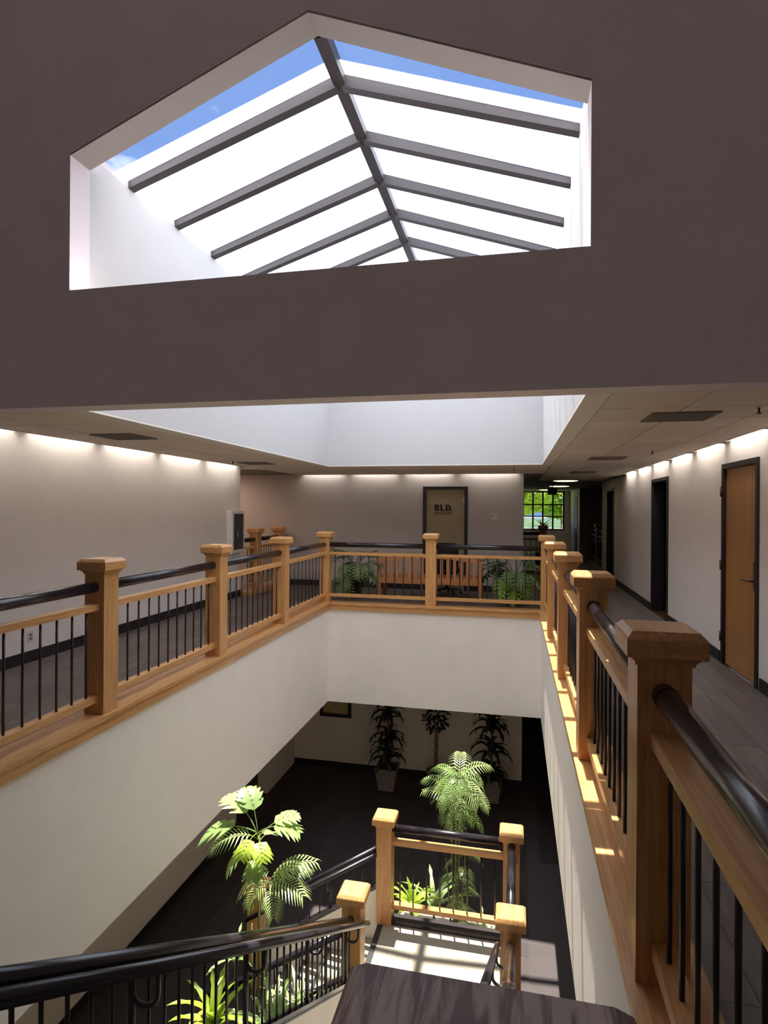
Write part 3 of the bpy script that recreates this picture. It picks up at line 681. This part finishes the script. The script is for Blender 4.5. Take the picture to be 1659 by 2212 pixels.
# letters, built as solid shapes
def letters():
    mb = MB(); h = 0.145; tk = 0.044; yf = YB+0.005; yb_ = YB+0.012
    z0 = 1.622; x = -1.795
    P = lambda poly: mb.prism(poly, lambda p: (p[0]*.9, yf, ZH+(p[1]-ZH)*.9), lambda p: (p[0]*.9, yb_, ZH+(p[1]-ZH)*.9))
    def ring(cx, cz, rx, rz, tk2, a0, a1, n=10):
        for k in range(n):
            u, v = a0+(a1-a0)*k/n, a0+(a1-a0)*(k+1)/n
            P([(cx+rx*math.cos(u), cz+rz*math.sin(u)), (cx+rx*math.cos(v), cz+rz*math.sin(v)), (cx+(rx-tk2)*math.cos(v), cz+(rz-tk2)*math.sin(v)), (cx+(rx-tk2)*math.cos(u), cz+(rz-tk2)*math.sin(u))])
    # B
    P([(x, z0), (x+tk, z0), (x+tk, z0+h), (x, z0+h)])
    for zc, rz in ((z0+0.0405, 0.0405), (z0+h-0.036, 0.036)):
        ring(x+0.062, zc, 0.046, rz, 0.030, -PI/2, PI/2)
        P([(x+tk, zc-rz), (x+0.062, zc-rz), (x+0.062, zc-rz+0.030), (x+tk, zc-rz+0.030)])
        P([(x+tk, zc+rz-0.030), (x+0.062, zc+rz-0.030), (x+0.062, zc+rz), (x+tk, zc+rz)])
    # L
    x += 0.132
    P([(x, z0), (x+tk, z0), (x+tk, z0+h), (x, z0+h)]); P([(x+tk, z0), (x+0.10, z0), (x+0.10, z0+0.034), (x+tk, z0+0.034)])
    # D
    x += 0.122
    P([(x, z0), (x+tk, z0), (x+tk, z0+h), (x, z0+h)])
    ring(x+0.05, z0+h/2, 0.070, h/2, 0.040, -PI/2, PI/2, 14)
    P([(x+tk, z0), (x+0.05, z0), (x+0.05, z0+0.034), (x+tk, z0+0.034)]); P([(x+tk, z0+h-0.034), (x+0.05, z0+h-0.034), (x+0.05, z0+h), (x+tk, z0+h)])
    # full stop, tucked under the D
    P([(x+0.108, z0), (x+0.142, z0), (x+0.142, z0+0.034), (x+0.112, z0+0.034)])
    return mb
link('lettering', letters().mesh('lettering', 'lettering'), l4)
sm = MB(); xx = -1.62; rnd = random.Random(3); zs = ZH-0.099
while xx < -1.247:
    if -1.428 < xx < -1.416: sm.box(-1.410, -1.406, YB+0.006, YB+0.012, zs-0.006, zs+0.024); xx = -1.394; continue
    wd = rnd.choice((0.009, 0.011, 0.013))
    sm.box(xx, xx+0.004, YB+0.006, YB+0.012, zs, zs+0.018).box(xx, xx+wd, YB+0.006, YB+0.012, zs+rnd.choice((0, 0.014)), zs+rnd.choice((0.004, 0.018))); sm.box(xx+wd-0.003, xx+wd, YB+0.006, YB+0.012, zs, zs+0.018)
    xx += wd+0.004
link('small_lettering', sm.mesh('small_lettering', 'lettering'), l4)
# far corridor door
d5 = struct('door_5', MB().box(2.10, 2.121, 21.3, 22.2, 0, 2.15), 'frame_dark')
link('lever', MB().tube([(2.10, 22.1, 1.0), (2.05, 22.1, 1.0), (2.05, 21.98, 1.0)], 0.012, 8).mesh('lever', 'steel'), d5)

# far window with a dark grid
win = struct('window_1', MB().box(WX0, WX1, 24.0, 24.1, WZ0-0.05, WZ0).box(WX0, WX1, 24.0, 24.1, WZ1, WZ1+0.05).box(WX1, WX1+0.05, 24.0, 24.1, WZ0-0.05, WZ1+0.05).box(WX0-0.05, WX0, 24.0, 24.1, WZ0-0.05, WZ1+0.05), 'frame_dark')
cols, rws = 6, 3
cw, ch = (WX1-WX0)/cols, (WZ1-WZ0)/rws
for k in range(1, cols): link('mullion', MB().box(WX0+k*cw-0.03, WX0+k*cw+0.03, 24.03, 24.09, WZ0, WZ1).mesh('mullion', 'frame_dark'), win)
for k in range(1, rws): link('transom', MB().box(WX0, WX1, 24.035, 24.085, WZ0+k*ch-0.025, WZ0+k*ch+0.025).mesh('transom', 'frame_dark'), win)
pme = MB().add([(0, 24.06, 0), (cw, 24.06, 0), (cw, 24.06, ch), (0, 24.06, ch)], [(0, 1, 2, 3)]).mesh('window_pane', 'pane_window')
for a in range(cols):
    for b in range(rws): link('pane', pme, win, (WX0+a*cw, 0, WZ0+b*ch))

# ================================================================ SMALL FITTINGS
t = Thing('extinguisher_cabinet', 'white fire extinguisher cabinet with dark glass door on the left wall end', 'cabinet', (XWL, 10.05, 0.85))
t.part('body', MB().box(XWL, XWL+0.085, 9.80, 10.30, 0.83, 1.61), 'white_metal')
dr = t.part('door', MB().box(XWL+0.085, XWL+0.10, 9.81, 10.29, 0.84, 1.60), 'white_metal')
t.part('door_pane', MB().box(XWL+0.1, XWL+0.103, 9.87, 10.24, 0.90, 1.555), 'dark_glass', dr)
t.part('handle', MB().tube([(XWL+0.103, 9.98, 1.22), (XWL+0.125, 9.98, 1.21), (XWL+0.125, 9.99, 1.14), (XWL+0.103, 10.02, 1.11)], 0.008, 8), 'steel', dr)
t = Thing('wall_switch', 'small square switch plate on the wall right of the lettered door', 'switch', (-0.40, YB, 1.52))
t.part('plate', MB().box(-0.46, -0.34, YB-0.008, YB, 1.46, 1.58), 'plate'); t.part('toggle', MB().box(-0.445, -0.41, YB-0.016, YB-0.008, 1.52, 1.545), 'vent')
t = Thing('wall_outlet', 'small white outlet low on the left gallery wall', 'outlet', (XWL, 5.37, 0.27))
t.part('plate', MB().box(XWL, XWL+0.007, 5.33, 5.41, 0.21, 0.33), 'plate'); t.part('socket', MB().box(XWL+0.007, XWL+0.01, 5.35, 5.39, 0.275, 0.305), 'vent'); t.part('socket', MB().box(XWL+0.007, XWL+0.01, 5.35, 5.39, 0.235, 0.265), 'vent')
t = Thing('exit_sign', 'dark boxy exit sign hanging in the far corridor', 'sign', (1.045, 17.5, 2.09))
t.part('case', MB().box(0.915, 1.175, 17.47, 17.53, 2.09, 2.29), 'exit_case'); t.part('canopy', MB().box(0.99, 1.10, 17.46, 17.54, 2.355, ZC+0.012), 'exit_case'); t.part('stem', MB().tube([(1.045, 17.5, 2.29), (1.045, 17.5, 2.36)], 0.012, 8), 'exit_case')
t = Thing('framed_picture', 'dark framed yellowish picture on the lower back wall', 'picture', (-3.71, YB, -2.8))
fx0, fx1, fz0, fz1 = -4.06, -3.366, -2.795, -2.28
t.part('frame', MB().box(fx0, fx1, YB-0.03, YB, fz0, fz0+0.07).box(fx0, fx1, YB-0.03, YB, fz1-0.07, fz1).box(fx0, fx0+0.07, YB-0.03, YB, fz0+0.07, fz1-0.07).box(fx1-0.07, fx1, YB-0.03, YB, fz0+0.07, fz1-0.07), 'frame_dark')
t.part('print', MB().box(fx0+0.07, fx1-0.07, YB-0.012, YB, fz0+0.07, fz1-0.07), 'print_art')

# ================================================================ BENCH AND CHAIR
BX0, BX1, BY = -2.49, -0.575, 10.75
t = Thing('slatted_bench', 'orange wooden garden bench with arched slatted back facing the lettered door', 'bench', ((BX0+BX1)/2, BY, 0))
topz = lambda x: 0.735+0.10*math.cos((x-(BX0+BX1)/2)/((BX1-BX0)/2)*PI/2)**0.8 if abs(x-(BX0+BX1)/2) < (BX1-BX0)/2 else 0.735
for x in (BX0+0.03, BX1-0.03):
    t.part('back_leg', MB().box(x-0.03, x+0.03, BY-0.03, BY+0.03, 0, 0.775), 'bench_z')
    t.part('front_leg', MB().box(x-0.03, x+0.03, BY+0.47, BY+0.53, 0, 0.62), 'bench_z')
    t.part('armrest', MB().box(x-0.035, x+0.035, BY+0.03, BY+0.57, 0.60, 0.635), 'bench_z')
mb = MB(); n = 20; vs_ = []; fs_ = []
for k in range(n+1):
    x = BX0+0.06+(BX1-BX0-0.12)*k/n; z = topz(x)
    vs_ += [(x, BY-0.02, z-0.075), (x, BY+0.02, z-0.075), (x, BY+0.02, z), (x, BY-0.02, z)]
for k in range(n):
    a = k*4
    for q in range(4): fs_.append((a+q, a+(q+1) % 4, a+4+(q+1) % 4, a+4+q))
fs_ += [(0, 1, 2, 3), (n*4+3, n*4+2, n*4+1, n*4)]
t.part('top_rail', mb.add(vs_, fs_), 'bench_x')
t.part('seat_rail', MB().box(BX0+0.06, BX1-0.06, BY-0.02, BY+0.02, 0.285, 0.385), 'bench_x')
for k in range(15):
    x = BX0+0.13+(BX1-BX0-0.26)*k/14
    t.part('slat', MB().box(x-0.028, x+0.028, BY-0.012, BY+0.012, 0.385, topz(x)-0.07), 'bench_z')
for k in range(5): t.part('seat_slat', MB().box(BX0+0.02, BX1-0.02, BY+0.035+k*0.098, BY+0.12+k*0.098, 0.385, 0.41), 'bench_x')
t.part('front_rail', MB().box(BX0+0.06, BX1-0.06, BY+0.48, BY+0.52, 0.31, 0.385), 'bench_x')
CXc, CYc = -1.30, 11.63
t = Thing('office_chair', 'black padded office chair behind the bench in front of the lettered door', 'chair', (CXc, CYc, 0))
def rbox(cx, cy, cz, dx, dy, dz, r=0.05):
    mb = MB(); mb.cbox((cx, cy, cz), (dx, dy, dz)); me = mb.mesh('pad', 'black_fabric', (CXc, CYc, 0))
    bm = bmesh.new(); bm.from_mesh(me); bmesh.ops.bevel(bm, geom=bm.edges[:], offset=r, segments=3, affect='EDGES'); bm.to_mesh(me); bm.free(); me.polygons.foreach_set('use_smooth', [True]*len(me.polygons)); return me
link('backrest', rbox(CXc, CYc-0.24, 0.76, 0.50, 0.11, 0.50), t.o); link('seat', rbox(CXc, CYc, 0.46, 0.54, 0.52, 0.11), t.o)
for s in (-1, 1): t.part('armrest', MB().tube([(CXc+s*0.27, CYc-0.15, 0.45), (CXc+s*0.31, CYc-0.16, 0.66), (CXc+s*0.31, CYc+0.1, 0.67)], 0.022, 8), 'black_rail')
t.part('back_support', MB().beam((CXc, CYc-0.27, 0.55), (CXc, CYc-0.05, 0.42), 0.07, 0.03), 'black_rail')
t.part('column', MB().tube([(CXc, CYc, 0.10), (CXc, CYc, 0.42)], 0.028, 10), 'black_rail')
for k in range(5):
    a = 2*PI*k/5+0.3; e = (CXc+0.29*math.cos(a), CYc+0.29*math.sin(a))
    lg = t.part('leg', MB().tube([(CXc, CYc, 0.11), (e[0], e[1], 0.075)], [0.026, 0.018], 8), 'black_rail')
    t.part('caster', MB().tube([(e[0]-0.02, e[1], 0.03), (e[0]+0.02, e[1], 0.03)], 0.03, 12), 'black_rail', lg)

# ================================================================ PLANTS
def strap(L, wd, rise, droop, n=9, fold=0.25):
    """long arching leaf from the origin along +x"""
    mb = MB(); vs = []; fs = []
    x = z = 0.0; ang = rise
    for k in range(n+1):
        u = k/n; wk = wd*(0.35+0.65*math.sin(PI*min(1, u*1.25+0.12))**0.8 if u < 0.72 else (1-u)/0.28*0.9+0.02)
        c = Vector((x, 0, z)); nrm = Vector((-math.sin(ang), 0, math.cos(ang)))
        vs += [c+Vector((0, -wk/2, 0))+nrm*fold*wk/2, c, c+Vector((0, wk/2, 0))+nrm*fold*wk/2]
        x += L/n*math.cos(ang); z += L/n*math.sin(ang); ang -= droop/n
    for k in range(n):
        a = k*3; fs += [(a, a+1, a+4, a+3), (a+1, a+2, a+5, a+4)]
    return mb.add(vs, fs, True)
def frond(L, rise, droop, nl=22, ll=0.22, lw=0.03, stalk=0.25, bend=0.6):
    """pinnate palm frond from the origin along +x"""
    mb = MB(); pts = []; x = z = 0; ang = rise; n = 14; dirs = []
    for k in range(n+1):
        pts.append(Vector((x, 0, z))); dirs.append(ang); x += L/n*math.cos(ang); z += L/n*math.sin(ang); ang -= droop/n
    mb.tube(pts, [0.006*(1-0.75*k/n)+0.001 for k in range(n+1)], 5)
    for s in (-1, 1):
        for q in range(nl):
            u = stalk+(1-stalk)*(q+0.5)/nl; i = min(int(u*n), n-1); f = u*n-i
            p = pts[i].lerp(pts[i+1], f); a = dirs[i]
            t_ = Vector((math.cos(a), 0, math.sin(a))); nn = Vector((-math.sin(a), 0, math.cos(a)))
            lk = ll*(0.45+0.55*math.sin(PI*min(1, 0.15+0.95*(u-stalk)/(1-stalk))))
            d = (t_*(0.55+0.35*u)+Vector((0, s, 0))*1.0+nn*0.15).normalized(); wv = (t_-d*t_.dot(d)).normalized()
            m1 = p+d*lk*0.45+nn*lk*0.02; tip = p+d*lk*0.95-Vector((0, 0, 1))*lk*bend*0.5
            k0 = len(mb.v)
            mb.add([p-wv*lw*0.2, p+wv*lw*0.2, m1-wv*lw*0.5, m1+wv*lw*0.5, tip], [(0, 1, 3, 2), (2, 3, 4)], True)
    return mb
def lobed(L, pet, rise, droop, nl=6):
    """deeply cut leaf on a long stalk"""
    mb = MB(); pts = []; x = z = 0; ang = rise; n = 8
    for k in range(n+1):
        pts.append(Vector((x, 0, z))); x += pet/n*math.cos(ang); z += pet/n*math.sin(ang); ang -= droop*0.5/n
    mb.tube(pts, [0.007*(1-0.5*k/n) for k in range(n+1)], 5)
    o = pts[-1]; a = ang-0.7; t_ = Vector((math.cos(a), 0, math.sin(a))); nn = Vector((-math.sin(a), 0, math.cos(a))); sd_ = Vector((0, 1, 0))
    def V(u, v, h=0): return o+t_*u+sd_*v+nn*h
    mid = [0.0, 0.17, 0.34, 0.5, 0.66, 0.82]
    # blade core
    core = [V(-0.03*L, 0), V(0.05*L, 0.11*L, .02*L), V(0.5*L, 0.12*L, .02*L), V(0.85*L, 0.05*L), V(L, 0, -0.06*L), V(0.85*L, -0.05*L), V(0.5*L, -0.12*L, .02*L), V(0.05*L, -0.11*L, .02*L)]
    mb.add(core+[V(0.4*L, 0, -0.01*L)], [(8, i, (i+1) % 8) for i in range(8)], False)
    for s in (-1, 1):
        for k in range(nl):
            u = 0.02+0.80*k/(nl-1); wl = 0.50*math.sin(PI*(0.28+0.62*k/(nl-1)))*L; fw = (-0.25+0.75*k/(nl-1))
            b0, b1 = V((u-0.06)*L, s*0.08*L, .015*L), V((u+0.06)*L, s*0.08*L, .015*L)
            d = Vector((0, 0, 0))+t_*(0.15+fw)*wl+sd_*s*wl*0.95
            q = o+t_*u*L+d*0.6+sd_*0; tip = o+t_*u*L+d-nn*0.22*wl
            wv = t_*0.06*L
            mb.add([b0, b1, q+wv, tip, q-wv], [(0, 1, 2, 4), (4, 2, 3)], False)
    return mb
def place(t, me, base, az, tilt=0.0, s=1.0, name='leaf', roll=0.0):
    return t.inst(name, me, base, (roll, -tilt, az), s)

# --- gallery philodendrons
philo = [lobed(0.36, 0.46, 1.35, 0.9).mesh('lobed_leaf', 'leaf_philo'), lobed(0.33, 0.50, 1.1, 1.2).mesh('lobed_leaf', 'leaf_philo'),
         lobed(0.36, 0.46, 0.75, 1.3).mesh('lobed_leaf', 'leaf_philo'), lobed(0.30, 0.40, 0.4, 1.4).mesh('lobed_leaf', 'leaf_philo')]
def lime_of(me):
    m2 = me.copy(); m2.materials.clear(); m2.materials.append(MATS['leaf_lime']); return m2
philo_lime = lime_of(philo[3])
def philodendron(label, x, y, n, r, lime=()):
    t = Thing('potted_philodendron', label, 'potted plant', (x, y, 0))
    t.part('pot', MB().lathe([(0.13, 0), (0.14, 0.01), (0.185, 0.33), (0.20, 0.335), (0.20, 0.37), (0.18, 0.37), (0.17, 0.33)], x, y, 28), 'pot_dark')
    t.part('soil', MB().lathe([(0.17, 0.325), (0.171, 0.34)], x, y, 20), 'soil')
    t.part('stem', MB().tube([(x, y, 0.33), (x+0.01, y-0.01, 0.42), (x, y, 0.5)], [0.03, 0.028, 0.02], 8), 'bark')
    for k in range(n):
        v = k % 4; az = k*2.399+r.uniform(-.3, .3); s = r.uniform(0.85, 1.12)
        place(t, philo[v], (x, y, 0.36+0.03*(k % 3)), az, r.uniform(-0.15, 0.15), s)
    for az, tl, s in lime: place(t, philo_lime, (x, y, 0.40), az, tl, s)
    return t
r = random.Random(11)
philodendron('bushy split-leaf plant in a dark pot left of the bench', -2.95, 10.72, 30, r, [(-1.6, -0.5, 0.9)])
philodendron('split-leaf plant with a few lime leaves in a dark pot right of the bench', 0.0, 10.75, 28, r, [(-1.95, 0.0, 1.25), (-1.25, 0.0, 1.2), (-1.6, -0.15, 1.25), (-1.75, 0.25, 1.1)])

# --- lower dracaenas
dr_l = [strap(0.56, 0.115, 0.9, 2.5).mesh('strap_leaf', 'leaf_dark'), strap(0.52, 0.11, 0.45, 2.0).mesh('strap_leaf', 'leaf_dark'), strap(0.48, 0.10, 1.2, 2.4).mesh('strap_leaf', 'leaf_dark')]
def dracaena(label, x, y, r, tiers):
    t = Thing('potted_dracaena', label, 'potted plant', (x, y, ZLOW))
    pt = MB().stack([(0.15, ZLOW), (0.205, ZLOW+0.40), (0.215, ZLOW+0.40), (0.215, ZLOW+0.44), (0.19, ZLOW+0.44), (0.185, ZLOW+0.40)], x, y)
    t.part('pot', pt, 'pot_taupe'); t.part('soil', MB().stack([(0.185, ZLOW+0.39), (0.186, ZLOW+0.41)], x, y), 'soil')
    top = max(tiers)
    t.part('cane', MB().tube([(x, y, ZLOW+0.38), (x+0.02, y, ZLOW+1.0), (x-0.01, y, top)], [0.026, 0.022, 0.016], 8), 'bark')
    for z in tiers:
        for k in range(18):
            place(t, dr_l[k % 3], (x, y, z+0.012*k-0.1), k*2.399+r.uniform(-.2, .2), r.uniform(-0.1, 0.12), r.uniform(0.8, 1.05))
    return t
dracaena('tall dark corn plant in a taupe pot by the lower wall, on the picture side', -2.43, 11.45, r, (-3.25, -2.9, -2.45, -2.05))
dracaena('tall dark corn plant in a taupe pot nearest the lower wall corner', -0.415, 11.45, r, (-3.4, -2.95, -2.5, -2.05))
# --- braided tree
t = Thing('braided_tree', 'dark round-headed tree with braided stems between the two corn plants', 'potted plant', (-1.49, 11.66, ZLOW))
t.part('pot', MB().lathe([(0.14, ZLOW), (0.19, ZLOW+0.32), (0.20, ZLOW+0.36), (0.18, ZLOW+0.36), (0.17, ZLOW+0.32)], -1.49, 11.66, 24), 'pot_taupe')
t.part('soil', MB().lathe([(0.17, ZLOW+0.31), (0.171, ZLOW+0.33)], -1.49, 11.66, 18), 'soil')
for ph in (0, 2.09, 4.19):
    t.part('stem', MB().tube([(-1.49+0.03*math.cos(ph+k*0.7), 11.66+0.03*math.sin(ph+k*0.7), ZLOW+0.32+k*0.055) for k in range(17)], 0.013, 6), 'bark')
oval = MB()
vs_ = [(0, 0, 0)]+[(0.5-0.5*math.cos(PI*k/5), 0.22*math.sin(PI*k/5), 0.05*math.sin(PI*k/5)) for k in range(1, 5)]+[(1, 0, -0.12)]+[(0.5-0.5*math.cos(PI*k/5), -0.22*math.sin(PI*k/5), 0.05*math.sin(PI*k/5)) for k in range(4, 0, -1)]
oval_me = oval.add(vs_, [tuple(range(len(vs_)))], False).mesh('oval_leaf', 'leaf_dark')
for k in range(70):
    a = k*2.399; h = k/70; rad = 0.20*math.sin(PI*(0.12+0.8*h))
    place(t, oval_me, (-1.49+rad*0.7*math.cos(a), 11.66+rad*0.7*math.sin(a), -2.68+0.55*h), a, r.uniform(-0.9, 0.4), r.uniform(0.14, 0.2))

# --- planters and sunlit palms
def planter(label, x0, x1, y0, y1, top):
    t = Thing('planter_bed', label, 'planter', ((x0+x1)/2, (y0+y1)/2, ZLOW))
    b = 0.06
    t.part('wall', MB().box(x0, x1, y0, y0+b, ZLOW, top).box(x0, x1, y1-b, y1, ZLOW, top).box(x0, x0+b, y0+b, y1-b, ZLOW, top).box(x1-b, x1, y0+b, y1-b, ZLOW, top), 'paint')
    t.part('soil', MB().box(x0+b, x1-b, y0+b, y1-b, ZLOW, top-0.06), 'soil')
    return t
planter('white planter with dark soil behind the landing railing', -1.45, 0.05, 6.58, 7.75, ZLOW+0.2)
planter('white planter with dark soil left of the upper stair flight', -2.75, -1.52, 2.6, 4.92, ZLOW+0.25)
fr_up = [frond(0.75, 1.05, 1.5, 12, 0.32, 0.028, stalk=0.15, bend=0.9).mesh('palm_frond', 'leaf_palm'), frond(0.70, 0.6, 1.6, 12, 0.32, 0.028, stalk=0.15, bend=0.9).mesh('palm_frond', 'leaf_palm'),
         frond(0.62, 1.25, 2.2, 11, 0.29, 0.026, stalk=0.15, bend=1.0).mesh('palm_frond', 'leaf_palm'), frond(0.6, 0.2, 1.5, 11, 0.29, 0.026, stalk=0.15, bend=1.0).mesh('palm_frond', 'leaf_palm')]
def palm(label, x, y, zb, stems, fr, name='bamboo_palm'):
    t = Thing(name, label, 'palm', (x, y, zb))
    for (dx, dy, zt) in stems:
        t.part('cane', MB().tube([(x+dx*0.25, y+dy*0.25, zb), (x+dx*0.6, y+dy*0.6, (zb+zt)/2), (x+dx, y+dy, zt)], [0.016, 0.013, 0.008], 8), 'cane')
    for (sx, sy, z, az, v, tl, s) in fr: place(t, fr_up[v], (x+sx, y+sy, z), az, tl, s, 'frond')
    return t
fr_up.append(frond(0.55, 0.9, 1.0, 5, 0.26, 0.085, stalk=0.45, bend=0.5).mesh('fishtail_frond', 'leaf_palm'))
fr_up.append(frond(0.5, 0.35, 1.2, 5, 0.24, 0.08, stalk=0.4, bend=0.7).mesh('fishtail_frond', 'leaf_palm'))
fr_up.append(lime_of(fr_up[5]))
r = random.Random(5)
fr = []
for k in range(24):
    fr.append((0.03*math.cos(k), 0.03*math.sin(k), -2.02+0.022*k, k*2.399, (3, 1, 3, 1, 0)[k % 5], r.uniform(-0.25, 0.1), r.uniform(0.52, 0.66)))
fr += [(0.02, 0, -1.62, 0.35, 0, 0.0, 0.62), (0, 0, -1.6, 2.7, 1, 0.2, 0.55), (0, 0, -1.7, -1.2, 0, 0.1, 0.5)]
for k in range(12):
    fr.append((0.05, 0.0, -2.55-0.06*k, 0.4+k*2.399, (1, 3)[k % 2], r.uniform(-0.2, 0.1), r.uniform(0.38, 0.5)))
palm('tall sunlit bamboo palm behind the landing railing', -0.67, 7.2, ZLOW+0.14, [(0, 0, -1.6), (0.05, 0.03, -1.9), (-0.06, 0.05, -2.1), (0.12, -0.05, -2.5), (-0.12, 0.02, -2.6)], fr)
fr = []
for az, v, tl, s, z in [(2.9, 4, 0.25, 0.78, -1.12), (2.4, 4, 0.45, 0.7, -1.1), (0.5, 4, 0.0, 0.7, -1.15), (0.1, 5, 0.3, 0.75, -1.1), (3.35, 5, 0.15, 0.95, -1.1), (3.7, 1, 0.1, 0.6, -1.15), (4.6, 6, -0.1, 0.55, -1.1), (5.3, 6, -0.1, 0.55, -1.12), (1.4, 5, 0.1, 0.55, -1.2), (3.6, 5, -0.3, 0.6, -1.25), (5.0, 5, -0.2, 0.55, -1.25)]:
    fr.append((-0.02, 0.0, z, az, v, tl, s))
for az, v, tl, s, z in [(0.25, 0, 0.15, 0.66, -1.55), (-0.35, 1, 0.3, 0.6, -1.55), (0.8, 1, 0.3, 0.58, -1.55), (0.1, 1, 0.5, 0.55, -1.5), (3.4, 3, 0.1, 0.5, -1.5), (2.6, 1, 0, 0.45, -1.5), (-1.0, 3, 0, 0.45, -1.55), (4.2, 3, 0, 0.45, -1.5)]:
    fr.append((0.09, 0.0, z, az, v, tl, s))
palm('tall sunlit palm rising left of the stairs before the lower newel', -2.1, 4.68, ZLOW+0.19, [(0, 0, -1.1), (0.10, 0.0, -1.5), (-0.08, 0.03, -1.9)], fr)
lime_l = [strap(0.42, 0.06, 1.1, 1.4).mesh('strap_leaf', 'leaf_lime'), strap(0.38, 0.06, 0.7, 1.3).mesh('strap_leaf', 'leaf_lime'), strap(0.34, 0.055, 1.35, 0.9).mesh('strap_leaf', 'leaf_lime')]
green_l = [strap(0.55, 0.06, 1.2, 1.2).mesh('strap_leaf', 'leaf_palm'), strap(0.5, 0.06, 0.9, 1.5).mesh('strap_leaf', 'leaf_palm')]
def tuft(name, label, x, y, zb, zt, n, ms, sc=1.0, group=None):
    t = Thing(name, label, 'plant', (x, y, zb), group)
    if zt > zb+0.02: t.part('cane', MB().tube([(x, y, zb), (x+0.01, y, (zb+zt)/2), (x, y, zt)], [0.02, 0.018, 0.014], 8), 'cane')
    for k in range(n): place(t, ms[k % len(ms)], (x, y, zt-0.05+0.006*k), k*2.399, r.uniform(-0.15, 0.15), sc*r.uniform(0.85, 1.1))
    return t
tuft('lime_dracaena', 'bright lime strap-leaved plant beside the far left landing post', -1.15, 6.85, ZLOW+0.14, -3.05, 18, lime_l)
tuft('strap_plant', 'dark green strap-leaved plant low beneath the tall landing palm', -0.95, 7.3, ZLOW+0.14, -3.3, 14, green_l)
tuft('strap_plant', 'small green strap-leaved plant at the right end of the landing planter', -0.3, 7.0, ZLOW+0.14, -3.4, 12, green_l, 0.8)
tuft('lime_dracaena', 'bright yellow-green plant seen through the stair balusters', -2.2, 4.1, ZLOW+0.19, -2.25, 16, lime_l)
tuft('strap_plant', 'green leafy plant under the left stair rail next to the lime one', -1.85, 4.4, ZLOW+0.19, -2.6, 20, green_l)
tuft('strap_plant', 'green leafy plant in the planter closest to the stair landing', -1.75, 4.75, ZLOW+0.19, -2.75, 16, green_l, 0.9)
tuft('strap_plant', 'upright green plant poking above the left stair handrail', -2.35, 4.75, ZLOW+0.19, -2.28, 12, green_l, 0.62)

# --- spiky plant by the far window
spk = [strap(0.62, 0.05, 1.1, 1.1).mesh('spike_leaf', 'leaf_dark'), strap(0.6, 0.05, 0.6, 1.4).mesh('spike_leaf', 'leaf_dark')]
t = Thing('potted_yucca', 'dark spiky-leaved potted plant in front of the far window', 'potted plant', (0.78, 17.2, 0))
t.part('pot', MB().lathe([(0.17, 0), (0.21, 0.42), (0.23, 0.46), (0.2, 0.46)], 0.78, 17.2, 22), 'pot_dark')
t.part('trunk', MB().tube([(0.78, 17.2, 0.44), (0.78, 17.2, 1.1)], 0.04, 8), 'bark')
for k in range(18): place(t, spk[k % 2], (0.78, 17.2, 1.0+0.01*k), k*2.399, r.uniform(-0.3, 0.2), r.uniform(0.7, 1.0))

# ================================================================ OUTSIDE THE FAR WINDOW
struct('ground', MB().box(-40, 40, 24.3, 80, -4.7, -4.6), 'grass')
tag(link('neighbour_building', MB().box(-12, 14, 40, 46, -4.6, 0.9).box(-12.3, 14.3, 39.7, 46.3, 0.9, 1.15).mesh('neighbour_building', 'far_wall')), 'pale low building seen through the far window', 'building')
def tree(label, x, y, zt, rad, seed):
    rr = random.Random(seed); t = Thing('garden_tree', label, 'tree', (x, y, -4.6), 'trees outside the far window')
    t.part('trunk', MB().tube([(x, y, -4.6), (x+0.1, y, zt-rad), (x, y, zt)], [0.2, 0.14, 0.05], 8), 'bark')
    mb = MB()
    for k in range(3200):
        v = Vector((rr.gauss(0, 1), rr.gauss(0, 1), rr.gauss(0, 1))).normalized()*rad*(rr.random()**0.4)
        c = Vector((x, y, zt))+Vector((v.x, v.y, v.z*0.8)); a = Vector((rr.gauss(0, 1), rr.gauss(0, 1), rr.gauss(0, 1))).normalized(); b = a.orthogonal().normalized(); s = 0.16
        mb.add([c-a*s, c+b*s*0.5, c+a*s, c-b*s*0.5], [(0, 1, 2, 3)])
    o = t.part('crown', mb, 'leaf_tree'); return t
tree('broad yellow-green tree beyond the left half of the far window', 0.2, 29.5, 2.7, 1.7, 1)
tree('yellow-green tree beyond the right half of the far window', 2.5, 33.6, 2.5, 1.7, 2)
tree('slim bright tree at the right edge of the far window', 2.75, 28.3, 0.9, 0.5, 3)

print('planks', np_, cnt, 'tiles', tiles, 'objects', len(bpy.data.objects))
